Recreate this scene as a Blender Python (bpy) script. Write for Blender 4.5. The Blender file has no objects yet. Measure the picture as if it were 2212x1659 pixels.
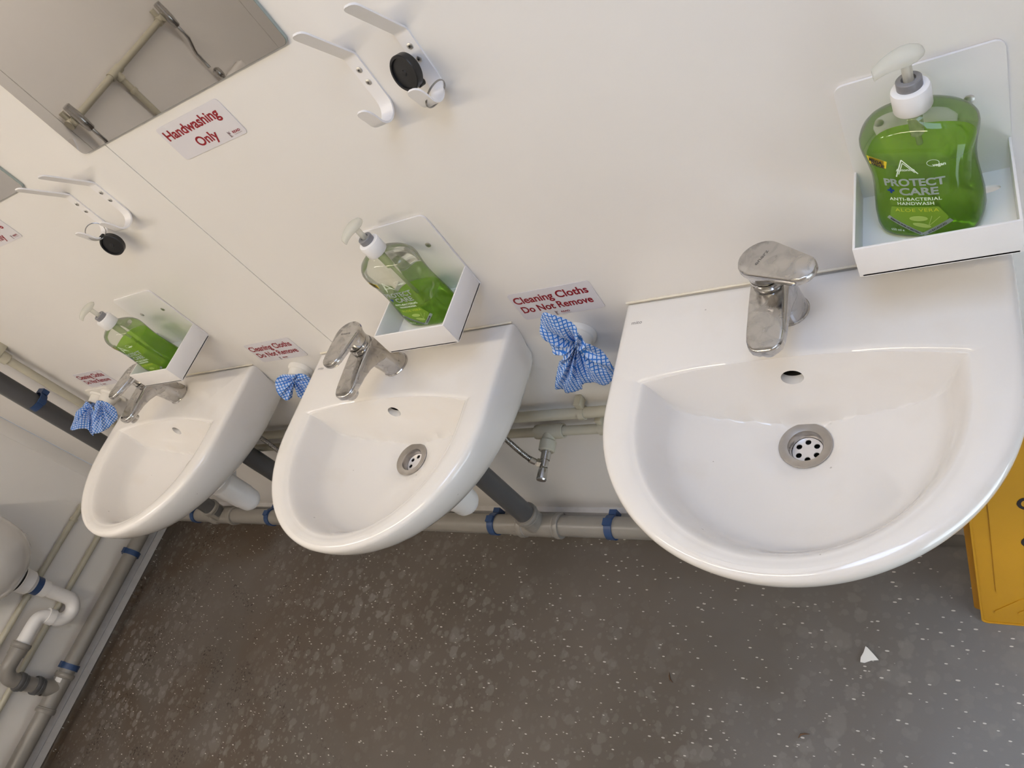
import bpy, bmesh, math, random
from mathutils import Vector, Matrix
import numpy as np
random.seed(7)
PI = math.pi
SC = bpy.context.scene
COL = SC.collection

# ------------------------------------------------------------------ camera
cam_d = bpy.data.cameras.new('camera'); cam = bpy.data.objects.new('camera', cam_d); COL.objects.link(cam)
cam_d.sensor_fit = 'HORIZONTAL'; cam_d.sensor_width = 36.0; cam_d.lens = 1539.72 / 2212 * 36.0
cam_d.clip_start = 0.01
RT = Matrix(((0.82223152, 0.085308, 0.56272363), (0.25253489, 0.83136784, -0.49502894), (-0.51006025, 0.54913575, 0.66203359)))
cam.matrix_world = Matrix.Translation((2.171, -0.7126, 1.6211)) @ RT.to_4x4()
SC.camera = cam

# ------------------------------------------------------------------ world, exposure
w = bpy.data.worlds.new('world'); SC.world = w; w.use_nodes = True
w.node_tree.nodes['Background'].inputs[0].default_value = (0.55, 0.65, 0.8, 1)
w.node_tree.nodes['Background'].inputs[1].default_value = 0.6
SC.view_settings.view_transform = 'Standard'; SC.view_settings.look = 'None'
SC.view_settings.gamma = 1.0; SC.view_settings.use_curve_mapping = False
SC.view_settings.exposure = 0.0
SC.cycles.use_denoising = True
SC.cycles.max_bounces = 7; SC.cycles.diffuse_bounces = 4; SC.cycles.glossy_bounces = 4; SC.cycles.transparent_max_bounces = 16
SC.cycles.use_adaptive_sampling = True; SC.cycles.adaptive_threshold = 0.09; SC.cycles.adaptive_min_samples = 12
SC.cycles.sample_clamp_indirect = 6.0
LAMP1 = ((1.0, 0.92, 0.85), 40.0)     # batten diffuser at the urinal end
LAMP2 = ((1.0, 0.87, 0.64), 44.0)     # batten diffuser in the middle
LAMP3 = ((0.52, 0.68, 1.0), 10.0)      # cool square ceiling panel by the door
DAY = ((0.76, 0.90, 1.0), 4.6)        # unseen low door pane, added to throw cool light on the floor

# room
XL, XR, YF, ZC = -0.82, 2.58, -2.75, 2.42

# ------------------------------------------------------------------ materials
def nt(m): return m.node_tree.nodes, m.node_tree.links
def mat(name, col, rough=0.5, metal=0.0, coat=0.0, spec=0.5, bump=0, bscale=200, var=0, vscale=8, trans=0.0, ior=1.45, sss=0):
    m = bpy.data.materials.new(name); m.use_nodes = True
    N, L = nt(m); b = N['Principled BSDF']
    b.inputs['Base Color'].default_value = (*col, 1); b.inputs['Roughness'].default_value = rough
    b.inputs['Metallic'].default_value = metal; b.inputs['Coat Weight'].default_value = coat
    b.inputs['Coat Roughness'].default_value = 0.05
    b.inputs['Specular IOR Level'].default_value = spec
    b.inputs['Transmission Weight'].default_value = trans; b.inputs['IOR'].default_value = ior
    if sss:
        b.inputs['Subsurface Weight'].default_value = sss; b.inputs['Subsurface Radius'].default_value = (.004, .004, .004)
        b.inputs['Subsurface Scale'].default_value = 1.0
    tc = N.new('ShaderNodeTexCoord')
    if var:
        n = N.new('ShaderNodeTexNoise'); n.inputs['Scale'].default_value = vscale; n.inputs['Detail'].default_value = 5
        L.new(tc.outputs['Object'], n.inputs['Vector'])
        r = N.new('ShaderNodeMapRange'); r.inputs[1].default_value = .3; r.inputs[2].default_value = .7
        r.inputs[3].default_value = 1 - var; r.inputs[4].default_value = 1 + var
        L.new(n.outputs['Fac'], r.inputs[0])
        mx = N.new('ShaderNodeMix'); mx.data_type = 'RGBA'; mx.blend_type = 'MULTIPLY'; mx.inputs[0].default_value = 1
        mx.inputs[6].default_value = (*col, 1); L.new(r.outputs[0], mx.inputs[7]); L.new(mx.outputs[2], b.inputs['Base Color'])
    if bump:
        n = N.new('ShaderNodeTexNoise'); n.inputs['Scale'].default_value = bscale; n.inputs['Detail'].default_value = 3
        L.new(tc.outputs['Object'], n.inputs['Vector'])
        bp = N.new('ShaderNodeBump'); bp.inputs['Strength'].default_value = bump; bp.inputs['Distance'].default_value = .002
        L.new(n.outputs['Fac'], bp.inputs['Height']); L.new(bp.outputs[0], b.inputs['Normal'])
    return m

def emat(name, col, s):
    m = bpy.data.materials.new(name); m.use_nodes = True; N, L = nt(m)
    N.remove(N['Principled BSDF']); e = N.new('ShaderNodeEmission'); e.inputs[0].default_value = (*col, 1); e.inputs[1].default_value = s
    L.new(e.outputs[0], N['Material Output'].inputs[0]); return m

def ramp(N, L, src, p0, p1, c0=(0, 0, 0), c1=(1, 1, 1)):
    r = N.new('ShaderNodeValToRGB'); r.color_ramp.elements[0].position = p0; r.color_ramp.elements[1].position = p1
    r.color_ramp.elements[0].color = (*c0, 1); r.color_ramp.elements[1].color = (*c1, 1); L.new(src, r.inputs[0]); return r.outputs[0]
def mixc(N, L, fac, a, b, mode='MIX'):
    x = N.new('ShaderNodeMix'); x.data_type = 'RGBA'; x.blend_type = mode
    for sock, v in ((0, fac), (6, a), (7, b)):
        if isinstance(v, (int, float)): x.inputs[sock].default_value = v
        elif isinstance(v, tuple): x.inputs[sock].default_value = (*v, 1)
        else: L.new(v, x.inputs[sock])
    return x.outputs[2]
def math_(N, L, op, a, b=None):
    x = N.new('ShaderNodeMath'); x.operation = op
    for i, v in enumerate((a, b)):
        if v is None: continue
        if isinstance(v, (int, float)): x.inputs[i].default_value = v
        else: L.new(v, x.inputs[i])
    return x.outputs[0]
def mapped(N, L, rot=0, scale=(1, 1, 1), loc=(0, 0, 0), out='Object'):
    tc = N.new('ShaderNodeTexCoord'); mp = N.new('ShaderNodeMapping')
    mp.inputs['Rotation'].default_value = (0, 0, rot); mp.inputs['Scale'].default_value = scale; mp.inputs['Location'].default_value = loc
    L.new(tc.outputs[out], mp.inputs[0]); return mp.outputs[0]

M = {}
M['wall'] = mat('wall_laminate', (.80, .765, .725), .34, bump=.015, bscale=30, var=.015, vscale=3)
def wall_marks(m):
    N, L = nt(m); b = N['Principled BSDF']; src = b.inputs['Base Color'].links[0].from_socket; c = src
    for sc, th, pk, loc in ((9, .022, .62, (0, 0, 0)), (15, .020, .75, (4, 2, 7))):
        vo = N.new('ShaderNodeTexVoronoi'); vo.inputs['Scale'].default_value = sc; L.new(mapped(N, L, scale=(1, .02, 1), loc=loc), vo.inputs['Vector'])
        sep = N.new('ShaderNodeSeparateColor'); L.new(vo.outputs['Color'], sep.inputs[0])
        f = math_(N, L, 'MULTIPLY', math_(N, L, 'LESS_THAN', vo.outputs['Distance'], th), math_(N, L, 'GREATER_THAN', sep.outputs[0], pk))
        c = mixc(N, L, math_(N, L, 'MULTIPLY', f, .5), c, (.30, .27, .24))
    L.new(c, b.inputs['Base Color'])
wall_marks(M['wall'])
M['ceil'] = mat('ceiling_panel', (.78, .76, .73), .6)
M['trim'] = mat('trim_plastic', (.60, .575, .56), .4, var=.05, vscale=40)
M['white_steel'] = mat('white_powder_coat', (.83, .80, .785), .35)
M['white_plastic'] = mat('white_plastic', (.84, .82, .81), .3)
M['cream'] = mat('cream_plastic', (.80, .76, .69), .4)
M['seal'] = mat('sealant', (.80, .73, .60), .6, var=.1, vscale=30)
M['beige'] = mat('beige_pipe', (.50, .465, .365), .38, var=.04, vscale=20)
M['grey'] = mat('grey_waste_pipe', (.265, .245, .222), .32, var=.05, vscale=15)
M['dark'] = mat('dark_grey_pipe', (.098, .097, .10), .35, var=.06, vscale=15)
M['blue'] = mat('blue_clip_plastic', (.030, .065, .165), .4)
M['black'] = mat('black_plastic', (.010, .010, .011), .38)
M['rubber'] = mat('dark_gap', (.012, .011, .010), .8)
M['screw'] = mat('screw_steel', (.62, .60, .57), .45, 1.0)
M['steel'] = mat('split_ring_steel', (.42, .41, .40), .25, 1.0)
M['drain_steel'] = mat('brushed_drain_steel', (.52, .49, .46), .34, 1.0, var=.08, vscale=60)
M['grate'] = mat('drain_grate_bright', (.82, .79, .78), .25, .4)
M['sign'] = mat('sign_plate', (.70, .67, .69), .3)
M['red'] = mat('sign_red_print', (.28, .008, .016), .5)
M['ink'] = mat('black_print', (.02, .015, .015), .5)
M['brown_ink'] = mat('logo_dark_red_print', (.10, .012, .014), .5)
M['yellow'] = mat('yellow_plastic', (.50, .245, .013), .42, bump=.05, bscale=300, var=.04, vscale=10)
M['paper'] = mat('paper', (.78, .77, .77), .8)
M['grey_ring'] = mat('pump_collar_grey', (.22, .215, .225), .35)
M['mark'] = mat('grey_print', (.13, .12, .12), .5)
M['etch'] = mat('etched_mark', (.26, .25, .245), .5, .6)
M['leaf'] = mat('dry_leaf', (.12, .065, .035), .8)
M['lab_white'] = mat('white_print', (.80, .88, .74), .5)
M['lab_grey'] = mat('silver_print', (.36, .41, .38), .35, .2)
M['lab_blue'] = mat('blue_print', (.01, .04, .25), .5)
M['lab_yellow'] = mat('yellow_print', (.80, .62, .03), .5)
M['lab_lime'] = mat('lime_print', (.55, .62, .05), .5)
M['lab_green'] = mat('leaf_green_print', (.20, .36, .03), .45)
M['lab_pale'] = mat('pale_green_print', (.42, .58, .14), .45)
M['lamp_body'] = mat('batten_body', (.8, .8, .8), .4)
M['lamp1'] = emat('warm_batten_diffuser', *LAMP1); M['lamp2'] = emat('amber_batten_diffuser', *LAMP2); M['lamp3'] = emat('cool_panel_diffuser', *LAMP3)
M['day'] = emat('added_light_pane', *DAY)
M['frame'] = mat('window_frame_white', (.75, .75, .76), .4)
M['cold'] = mat('cold_mark_blue', (.01, .02, .2), .4)
M['hot'] = mat('hot_mark_red', (.2, .006, .008), .4)

def ceramic():
    m = mat('glazed_ceramic', (.80, .765, .728), .09, coat=.3); N, L = nt(m); b = N['Principled BSDF']
    v = mapped(N, L)
    n = N.new('ShaderNodeTexNoise'); n.inputs['Scale'].default_value = 14; n.inputs['Detail'].default_value = 6; L.new(v, n.inputs['Vector'])
    st = ramp(N, L, n.outputs['Fac'], .55, .8)
    c = mixc(N, L, math_(N, L, 'MULTIPLY', st, .35), (.80, .765, .728), (.73, .66, .57))
    vo = N.new('ShaderNodeTexVoronoi'); vo.inputs['Scale'].default_value = 55; L.new(v, vo.inputs['Vector'])
    d = math_(N, L, 'LESS_THAN', vo.outputs['Distance'], .09)
    pick = math_(N, L, 'GREATER_THAN', vo.outputs['Color'], .80)
    c = mixc(N, L, math_(N, L, 'MULTIPLY', math_(N, L, 'MULTIPLY', d, pick), .55), c, (.33, .29, .25))
    L.new(c, b.inputs['Base Color'])
    rr = N.new('ShaderNodeMapRange'); rr.inputs[1].default_value = .35; rr.inputs[2].default_value = .7; rr.inputs[3].default_value = .06; rr.inputs[4].default_value = .22
    L.new(n.outputs['Fac'], rr.inputs[0]); L.new(rr.outputs[0], b.inputs['Roughness'])
    return m
M['ceramic'] = ceramic()

def chrome(name, col, r0, r1, sc=40):
    m = mat(name, col, .1, 1.0); N, L = nt(m); b = N['Principled BSDF']
    v = mapped(N, L)
    n = N.new('ShaderNodeTexNoise'); n.inputs['Scale'].default_value = sc; n.inputs['Detail'].default_value = 6; n.inputs['Distortion'].default_value = 1.6
    L.new(v, n.inputs['Vector'])
    rr = N.new('ShaderNodeMapRange'); rr.inputs[1].default_value = .35; rr.inputs[2].default_value = .65; rr.inputs[3].default_value = r0; rr.inputs[4].default_value = r1
    L.new(n.outputs['Fac'], rr.inputs[0]); L.new(rr.outputs[0], b.inputs['Roughness'])
    c = mixc(N, L, ramp(N, L, n.outputs['Fac'], .45, .62), col, tuple(x * .86 for x in col)); L.new(c, b.inputs['Base Color'])
    return m
M['chrome'] = chrome('chrome_limescaled', (.56, .545, .53), .06, .32)
M['chrome2'] = chrome('chrome_valve', (.55, .54, .53), .06, .16)

def braid():
    m = mat('braided_steel', (.5, .48, .46), .35, 1.0); N, L = nt(m); b = N['Principled BSDF']
    v = mapped(N, L)
    n = N.new('ShaderNodeTexVoronoi'); n.inputs['Scale'].default_value = 700; L.new(v, n.inputs['Vector'])
    c = mixc(N, L, ramp(N, L, n.outputs['Distance'], .2, .6), (.62, .6, .58), (.12, .11, .10)); L.new(c, b.inputs['Base Color'])
    return m
M['braid'] = braid()

def mirror_m():
    m = mat('mirror_glass', (.60, .585, .57), .015, 1.0); N, L = nt(m); b = N['Principled BSDF']
    v = mapped(N, L)
    vo = N.new('ShaderNodeTexVoronoi'); vo.inputs['Scale'].default_value = 45; L.new(v, vo.inputs['Vector'])
    d = math_(N, L, 'LESS_THAN', vo.outputs['Distance'], .1); p = math_(N, L, 'GREATER_THAN', vo.outputs['Color'], .86)
    f = math_(N, L, 'MULTIPLY', d, p)
    L.new(mixc(N, L, math_(N, L, 'MULTIPLY', f, .4), (.60, .585, .57), (.55, .53, .50)), b.inputs['Base Color'])
    L.new(math_(N, L, 'ADD', math_(N, L, 'MULTIPLY', f, .3), .012), b.inputs['Roughness'])
    return m
M['mirror'] = mirror_m()

def shell_m(name, tint, gloss, body=0.0, bodycol=(.8, .8, .75)):
    m = bpy.data.materials.new(name); m.use_nodes = True; N, L = nt(m); N.remove(N['Principled BSDF'])
    t = N.new('ShaderNodeBsdfTransparent'); t.inputs[0].default_value = (*tint, 1)
    g = N.new('ShaderNodeBsdfGlossy'); g.inputs['Roughness'].default_value = .04
    fr = N.new('ShaderNodeFresnel'); fr.inputs[0].default_value = 1.42
    base = t.outputs[0]
    if body:
        df = N.new('ShaderNodeBsdfDiffuse'); df.inputs[0].default_value = (*bodycol, 1)
        tl = N.new('ShaderNodeBsdfTranslucent'); tl.inputs[0].default_value = (*bodycol, 1)
        a = N.new('ShaderNodeMixShader'); a.inputs[0].default_value = .5; L.new(df.outputs[0], a.inputs[1]); L.new(tl.outputs[0], a.inputs[2])
        x = N.new('ShaderNodeMixShader'); x.inputs[0].default_value = body; L.new(base, x.inputs[1]); L.new(a.outputs[0], x.inputs[2]); base = x.outputs[0]
    mx = N.new('ShaderNodeMixShader'); L.new(math_(N, L, 'MULTIPLY', fr.outputs[0], gloss), mx.inputs[0]); L.new(base, mx.inputs[1]); L.new(g.outputs[0], mx.inputs[2])
    L.new(mx.outputs[0], N['Material Output'].inputs[0]); return m
M['pet'] = shell_m('clear_bottle_plastic', (.93, .945, .90), .8, .05, (.7, .74, .6))
M['soap'] = shell_m('green_soap_liquid', (.74, .95, .36), .25, .40, (.46, .72, .06))
M['pump'] = shell_m('translucent_pump_plastic', (.97, .97, .93), .5, .55, (.93, .92, .86))
M['tube'] = shell_m('dip_tube_plastic', (.8, .85, .7), .5, .35, (.6, .68, .42))

def floor_m():
    m = mat('safety_vinyl', (.1, .09, .08), .42); N, L = nt(m); b = N['Principled BSDF']
    v = mapped(N, L)
    def noise(sc, det=5, dist=0, loc=(0, 0, 0)):
        n = N.new('ShaderNodeTexNoise'); n.inputs['Scale'].default_value = sc; n.inputs['Detail'].default_value = det; n.inputs['Distortion'].default_value = dist
        L.new(mapped(N, L, loc=loc), n.inputs['Vector']); return n.outputs['Fac']
    base = mixc(N, L, ramp(N, L, noise(2.2, 4), .35, .68), (.108, .090, .075), (.140, .119, .102))
    # brown dirt towards the left of the room, with its own blotchy shape
    sx = N.new('ShaderNodeSeparateXYZ'); L.new(v, sx.inputs[0])
    left = N.new('ShaderNodeMapRange'); left.inputs[1].default_value = 1.3; left.inputs[2].default_value = -.2; left.inputs[3].default_value = 0; left.inputs[4].default_value = 1
    L.new(sx.outputs[0], left.inputs[0])
    dirt = math_(N, L, 'MULTIPLY', ramp(N, L, noise(2.6, 8, .8, (3, 1, 0)), .44, .64), left.outputs[0])
    base = mixc(N, L, math_(N, L, 'MULTIPLY', dirt, .75), base, (.092, .062, .040))
    lit_right = N.new('ShaderNodeMapRange'); lit_right.inputs[1].default_value = 1.45; lit_right.inputs[2].default_value = 2.15; L.new(math_(N, L, 'ADD', sx.outputs[0], math_(N, L, 'MULTIPLY', math_(N, L, 'SUBTRACT', noise(3.5, 4, .5, (2, 6, 0)), .5), .9)), lit_right.inputs[0])
    base = mixc(N, L, math_(N, L, 'MULTIPLY', lit_right.outputs[0], .9), base, (.165, .158, .158))  # paler, bluer floor towards the right: cool light put into the base colour
    grime = math_(N, L, 'MULTIPLY', ramp(N, L, noise(7, 8, 1.2, (7, 2, 0)), .55, .66), ramp(N, L, noise(120, 2), .55, .62))
    base = mixc(N, L, math_(N, L, 'MULTIPLY', math_(N, L, 'MULTIPLY', grime, left.outputs[0]), .9), base, (.018, .011, .006))
    # dried water spots, irregular pale blobs
    for sc, th, pk, a, loc in ((21, .30, .60, .60, (0, 0, 0)), (38, .30, .66, .48, (5, 3, 0)), (10, .24, .74, .45, (2, 8, 0)), (64, .28, .62, .3, (4, 1, 0))):
        wob = N.new('ShaderNodeTexNoise'); wob.inputs['Scale'].default_value = sc * 2.2; wob.inputs['Detail'].default_value = 3
        mp = mapped(N, L, loc=loc); L.new(mp, wob.inputs['Vector'])
        off = N.new('ShaderNodeVectorMath'); off.operation = 'MULTIPLY_ADD'
        L.new(wob.outputs['Color'], off.inputs[0]); off.inputs[1].default_value = (.55 / sc,) * 3; L.new(mp, off.inputs[2])
        vo = N.new('ShaderNodeTexVoronoi'); vo.inputs['Scale'].default_value = sc; vo.voronoi_dimensions = '2D'; L.new(off.outputs[0], vo.inputs['Vector'])
        blob = ramp(N, L, vo.outputs['Distance'], th * .72, th, (1, 1, 1), (0, 0, 0))
        sep = N.new('ShaderNodeSeparateColor'); L.new(vo.outputs['Color'], sep.inputs[0])
        on = math_(N, L, 'GREATER_THAN', sep.outputs[0], pk)
        f = math_(N, L, 'MULTIPLY', math_(N, L, 'MULTIPLY', blob, on), math_(N, L, 'MULTIPLY', ramp(N, L, noise(1.7, 3, 0, (1, 4, 0)), .36, .66), a))
        base = mixc(N, L, f, base, (.24, .225, .21))
    # decorative chips: short white flecks in three directions
    for rot, sc, loc, pk in ((.4, 30, (0, 0, 0), .86), (1.5, 27, (3, 7, 0), .87), (2.5, 33, (9, 2, 0), .88)):
        vo = N.new('ShaderNodeTexVoronoi'); vo.voronoi_dimensions = '2D'; vo.inputs['Scale'].default_value = sc
        L.new(mapped(N, L, rot=rot, scale=(1, 2.6, 1), loc=loc), vo.inputs['Vector'])
        sep = N.new('ShaderNodeSeparateColor'); L.new(vo.outputs['Color'], sep.inputs[0])
        lim = math_(N, L, 'ADD', math_(N, L, 'MULTIPLY', sep.outputs[1], .085), .03)
        f = math_(N, L, 'MULTIPLY', math_(N, L, 'LESS_THAN', vo.outputs['Distance'], lim), math_(N, L, 'GREATER_THAN', sep.outputs[0], pk))
        base = mixc(N, L, math_(N, L, 'MULTIPLY', f, .85), base, (.62, .59, .55))
    L.new(base, b.inputs['Base Color'])
    rr = N.new('ShaderNodeMapRange'); rr.inputs[3].default_value = .34; rr.inputs[4].default_value = .52; L.new(noise(11, 5), rr.inputs[0]); L.new(rr.outputs[0], b.inputs['Roughness'])
    bp = N.new('ShaderNodeBump'); bp.inputs['Strength'].default_value = .12; bp.inputs['Distance'].default_value = .001; L.new(noise(260, 3), bp.inputs['Height']); L.new(bp.outputs[0], b.inputs['Normal'])
    return m
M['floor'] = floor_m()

def cloth_m():
    m = mat('lattice_cloth', (.1, .3, .7), .85); N, L = nt(m); b = N['Principled BSDF']
    tc = N.new('ShaderNodeTexCoord'); sx = N.new('ShaderNodeSeparateXYZ'); L.new(tc.outputs['UV'], sx.inputs[0])
    def line(a):
        fr = math_(N, L, 'FRACT', a); d = math_(N, L, 'ABSOLUTE', math_(N, L, 'SUBTRACT', fr, .5)); return math_(N, L, 'GREATER_THAN', d, .355)
    s = math_(N, L, 'ADD', sx.outputs[0], sx.outputs[1]); t = math_(N, L, 'SUBTRACT', sx.outputs[0], sx.outputs[1])
    f = math_(N, L, 'MAXIMUM', line(s), line(t))
    c = mixc(N, L, f, (.50, .60, .80), (.028, .17, .58)); L.new(c, b.inputs['Base Color'])
    return m
M['cloth'] = cloth_m()

# ------------------------------------------------------------------ mesh helpers
class MB:
    def __init__(s): s.v = []; s.f = []; s.uv = None
    def add(s, vs, fs):
        o = len(s.v); s.v += [tuple(p) for p in vs]; s.f += [tuple(i + o for i in f) for f in fs]; return s
    def box(s, a, b, bev=0):
        if bev:
            bm = bmesh.new(); bmesh.ops.create_cube(bm, size=1)
            for v in bm.verts:
                v.co = Vector([(a[i] + b[i]) / 2 + v.co[i] * (b[i] - a[i]) for i in range(3)])
            bmesh.ops.bevel(bm, geom=bm.edges[:], offset=bev, segments=2, profile=.5, affect='EDGES')
            bm.verts.ensure_lookup_table(); s.add([v.co[:] for v in bm.verts], [[v.index for v in f.verts] for f in bm.faces]); bm.free(); return s
        x0, y0, z0 = a; x1, y1, z1 = b
        return s.add([(x0, y0, z0), (x1, y0, z0), (x1, y1, z0), (x0, y1, z0), (x0, y0, z1), (x1, y0, z1), (x1, y1, z1), (x0, y1, z1)],
                     [(3, 2, 1, 0), (4, 5, 6, 7), (0, 1, 5, 4), (1, 2, 6, 5), (2, 3, 7, 6), (3, 0, 4, 7)])
    def tube(s, pts, r, seg=20, caps=True, closed=False):
        pts = [Vector(p) for p in pts]; n = len(pts)
        if not isinstance(r, (list, tuple)): r = [r] * n
        tans = []
        for i in range(n):
            if closed: t = pts[(i + 1) % n] - pts[i - 1]
            elif i == 0: t = pts[1] - pts[0]
            elif i == n - 1: t = pts[-1] - pts[-2]
            else: t = (pts[i + 1] - pts[i]).normalized() + (pts[i] - pts[i - 1]).normalized()
            tans.append(t.normalized() if t.length > 1e-9 else tans[-1])
        u = tans[0].orthogonal().normalized(); vs = []
        for i in range(n):
            t = tans[i]; u = (u - t * u.dot(t)).normalized(); w_ = t.cross(u)
            for k in range(seg):
                a = 2 * PI * k / seg; vs.append(pts[i] + (u * math.cos(a) + w_ * math.sin(a)) * r[i])
        fs = []
        for i in range(n if closed else n - 1):
            j = (i + 1) % n
            for k in range(seg):
                k2 = (k + 1) % seg; fs.append((i * seg + k, i * seg + k2, j * seg + k2, j * seg + k))
        if caps and not closed:
            fs.append(tuple(range(seg - 1, -1, -1))); fs.append(tuple((n - 1) * seg + k for k in range(seg)))
        return s.add(vs, fs)
    def lathe(s, prof, p0, axis, seg=28, caps=True):
        """prof: list of (distance along axis, radius)"""
        ax = Vector(axis).normalized(); p0 = Vector(p0); u = ax.orthogonal().normalized(); w_ = ax.cross(u); vs = []
        for d, r in prof:
            for k in range(seg):
                a = 2 * PI * k / seg; vs.append(p0 + ax * d + (u * math.cos(a) + w_ * math.sin(a)) * r)
        n = len(prof); fs = []
        for i in range(n - 1):
            for k in range(seg):
                k2 = (k + 1) % seg; fs.append((i * seg + k, i * seg + k2, (i + 1) * seg + k2, (i + 1) * seg + k))
        if caps:
            fs.append(tuple(range(seg - 1, -1, -1))); fs.append(tuple((n - 1) * seg + k for k in range(seg)))
        return s.add(vs, fs)
    def grid(s, rows, close_u=False, cap0=False, cap1=False):
        n = len(rows); m_ = len(rows[0]); vs = [p for r in rows for p in r]; fs = []
        for i in range(n - 1):
            for k in range(m_ if close_u else m_ - 1):
                k2 = (k + 1) % m_; fs.append((i * m_ + k, i * m_ + k2, (i + 1) * m_ + k2, (i + 1) * m_ + k))
        if cap0: fs.append(tuple(range(m_ - 1, -1, -1)))
        if cap1: fs.append(tuple((n - 1) * m_ + k for k in range(m_)))
        return s.add(vs, fs)
    def mesh(s, name, sharp=35):
        me = bpy.data.meshes.new(name); me.from_pydata([tuple(p) for p in s.v], [], s.f); me.update()
        bm = bmesh.new(); bm.from_mesh(me); bmesh.ops.recalc_face_normals(bm, faces=bm.faces[:]); bm.to_mesh(me); bm.free()
        finish(me, sharp); return me
    def build(s, name, m, parent=None, sharp=35):
        return link(name, s.mesh(name, sharp), m, parent)
def finish(me, sharp=35):
    me.polygons.foreach_set('use_smooth', [True] * len(me.polygons)); me.set_sharp_from_angle(angle=math.radians(sharp))
def link(name, me, m, parent=None):
    if m is not None:
        me.materials.clear(); me.materials.append(M[m] if isinstance(m, str) else m)
    o = bpy.data.objects.new(name, me); COL.objects.link(o)
    if parent is not None: o.parent = parent
    return o
def tag(o, label=None, cat=None, group=None, kind=None):
    for k, v in (('label', label), ('category', cat), ('group', group), ('kind', kind)):
        if v: o[k] = v
    return o
def empty(name, loc=(0, 0, 0), rz=0, **t):
    o = bpy.data.objects.new(name, None); COL.objects.link(o); o.location = loc; o.rotation_euler = (0, 0, rz); o.empty_display_size = .05
    return tag(o, **t)
def dup(o, parent=None, label=None, group=None, loc=None):
    c = o.copy(); COL.objects.link(c); c.parent = parent
    if label: c['label'] = label
    if group: c['group'] = group
    if loc is not None: c.location = loc
    for ch in [x for x in bpy.data.objects if x.parent == o]: dup(ch, c)
    return c
def arc(c, r, a0, a1, n, plane='yz'):
    out = []
    for i in range(n + 1):
        a = a0 + (a1 - a0) * i / n; p, q = r * math.cos(a), r * math.sin(a)
        out.append({'yz': (c[0], c[1] + p, c[2] + q), 'xz': (c[0] + p, c[1], c[2] + q), 'xy': (c[0] + p, c[1] + q, c[2])}[plane])
    return out
def rrect(w_, h, r, n=6, corners=(1, 1, 1, 1)):
    """rounded rectangle outline, centred; corners: TR, TL, BL, BR"""
    pts = []
    for i, (sx, sy, a0) in enumerate(((1, 1, 0), (-1, 1, PI / 2), (-1, -1, PI), (1, -1, 1.5 * PI))):
        if not corners[i]: pts.append((sx * w_ / 2, sy * h / 2)); continue
        cx, cy = sx * (w_ / 2 - r), sy * (h / 2 - r)
        for k in range(n + 1):
            a = a0 + PI / 2 * k / n; pts.append((cx + r * math.cos(a), cy + r * math.sin(a)))
    return pts
def prism(mb, outline, f0, f1):
    """extrude a 2-D outline; f0, f1 map (s,t) to the two end faces"""
    n = len(outline); vs = [f0(*p) for p in outline] + [f1(*p) for p in outline]
    fs = [tuple(range(n)), tuple(range(2 * n - 1, n - 1, -1))] + [(i, (i + 1) % n, n + (i + 1) % n, n + i) for i in range(n)]
    return mb.add(vs, fs)
def curve_fill(splines, extrude=0.0):
    """flat filled 2-D shape with holes -> (verts, faces)"""
    cu = bpy.data.curves.new('shape', 'CURVE'); cu.dimensions = '2D'; cu.fill_mode = 'BOTH' if extrude else 'FRONT'; cu.extrude = extrude
    for sp in splines:
        s = cu.splines.new('POLY'); s.points.add(len(sp) - 1); s.use_cyclic_u = True
        for p, q in zip(s.points, sp): p.co = (q[0], q[1], 0, 1)
    return eval_curve(cu)
def eval_curve(cu):
    o = bpy.data.objects.new('tmp', cu); COL.objects.link(o)
    dg = bpy.context.evaluated_depsgraph_get(); dg.update(); me = bpy.data.meshes.new_from_object(o.evaluated_get(dg))
    vs = [v.co[:] for v in me.vertices]; fs = [tuple(p.vertices) for p in me.polygons]
    bpy.data.objects.remove(o); bpy.data.curves.remove(cu); bpy.data.meshes.remove(me); return vs, fs
def circ(cx, cy, r, n=24, ry=None): return [(cx + r * math.cos(2 * PI * i / n), cy + (ry or r) * math.sin(2 * PI * i / n)) for i in range(n)]
CAP = None
def text2d(body, w_=None, h=None, bold=0.0, spacing=1.0):
    """flat lettering, left at 0 and baseline at 0; w_ = total width, h = capital height"""
    global CAP
    def raw(b, off):
        cu = bpy.data.curves.new('txt', 'FONT'); cu.body = b; cu.size = 1; cu.offset = off; cu.space_character = spacing; cu.resolution_u = 4
        return eval_curve(cu)
    if CAP is None:
        v, _ = raw('H', 0); CAP = max(p[1] for p in v) - min(p[1] for p in v)
    v, f = raw(body, bold); x0 = min(p[0] for p in v); x1 = max(p[0] for p in v)
    sy = h / CAP if h else None; sx = w_ / (x1 - x0) if w_ else sy
    if sy is None: sy = sx
    return [((p[0] - x0) * sx, p[1] * sy) for p in v], f, (x1 - x0) * sx
def put(mb, v2, f, fn): return mb.add([fn(*p) for p in v2], f)

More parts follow.
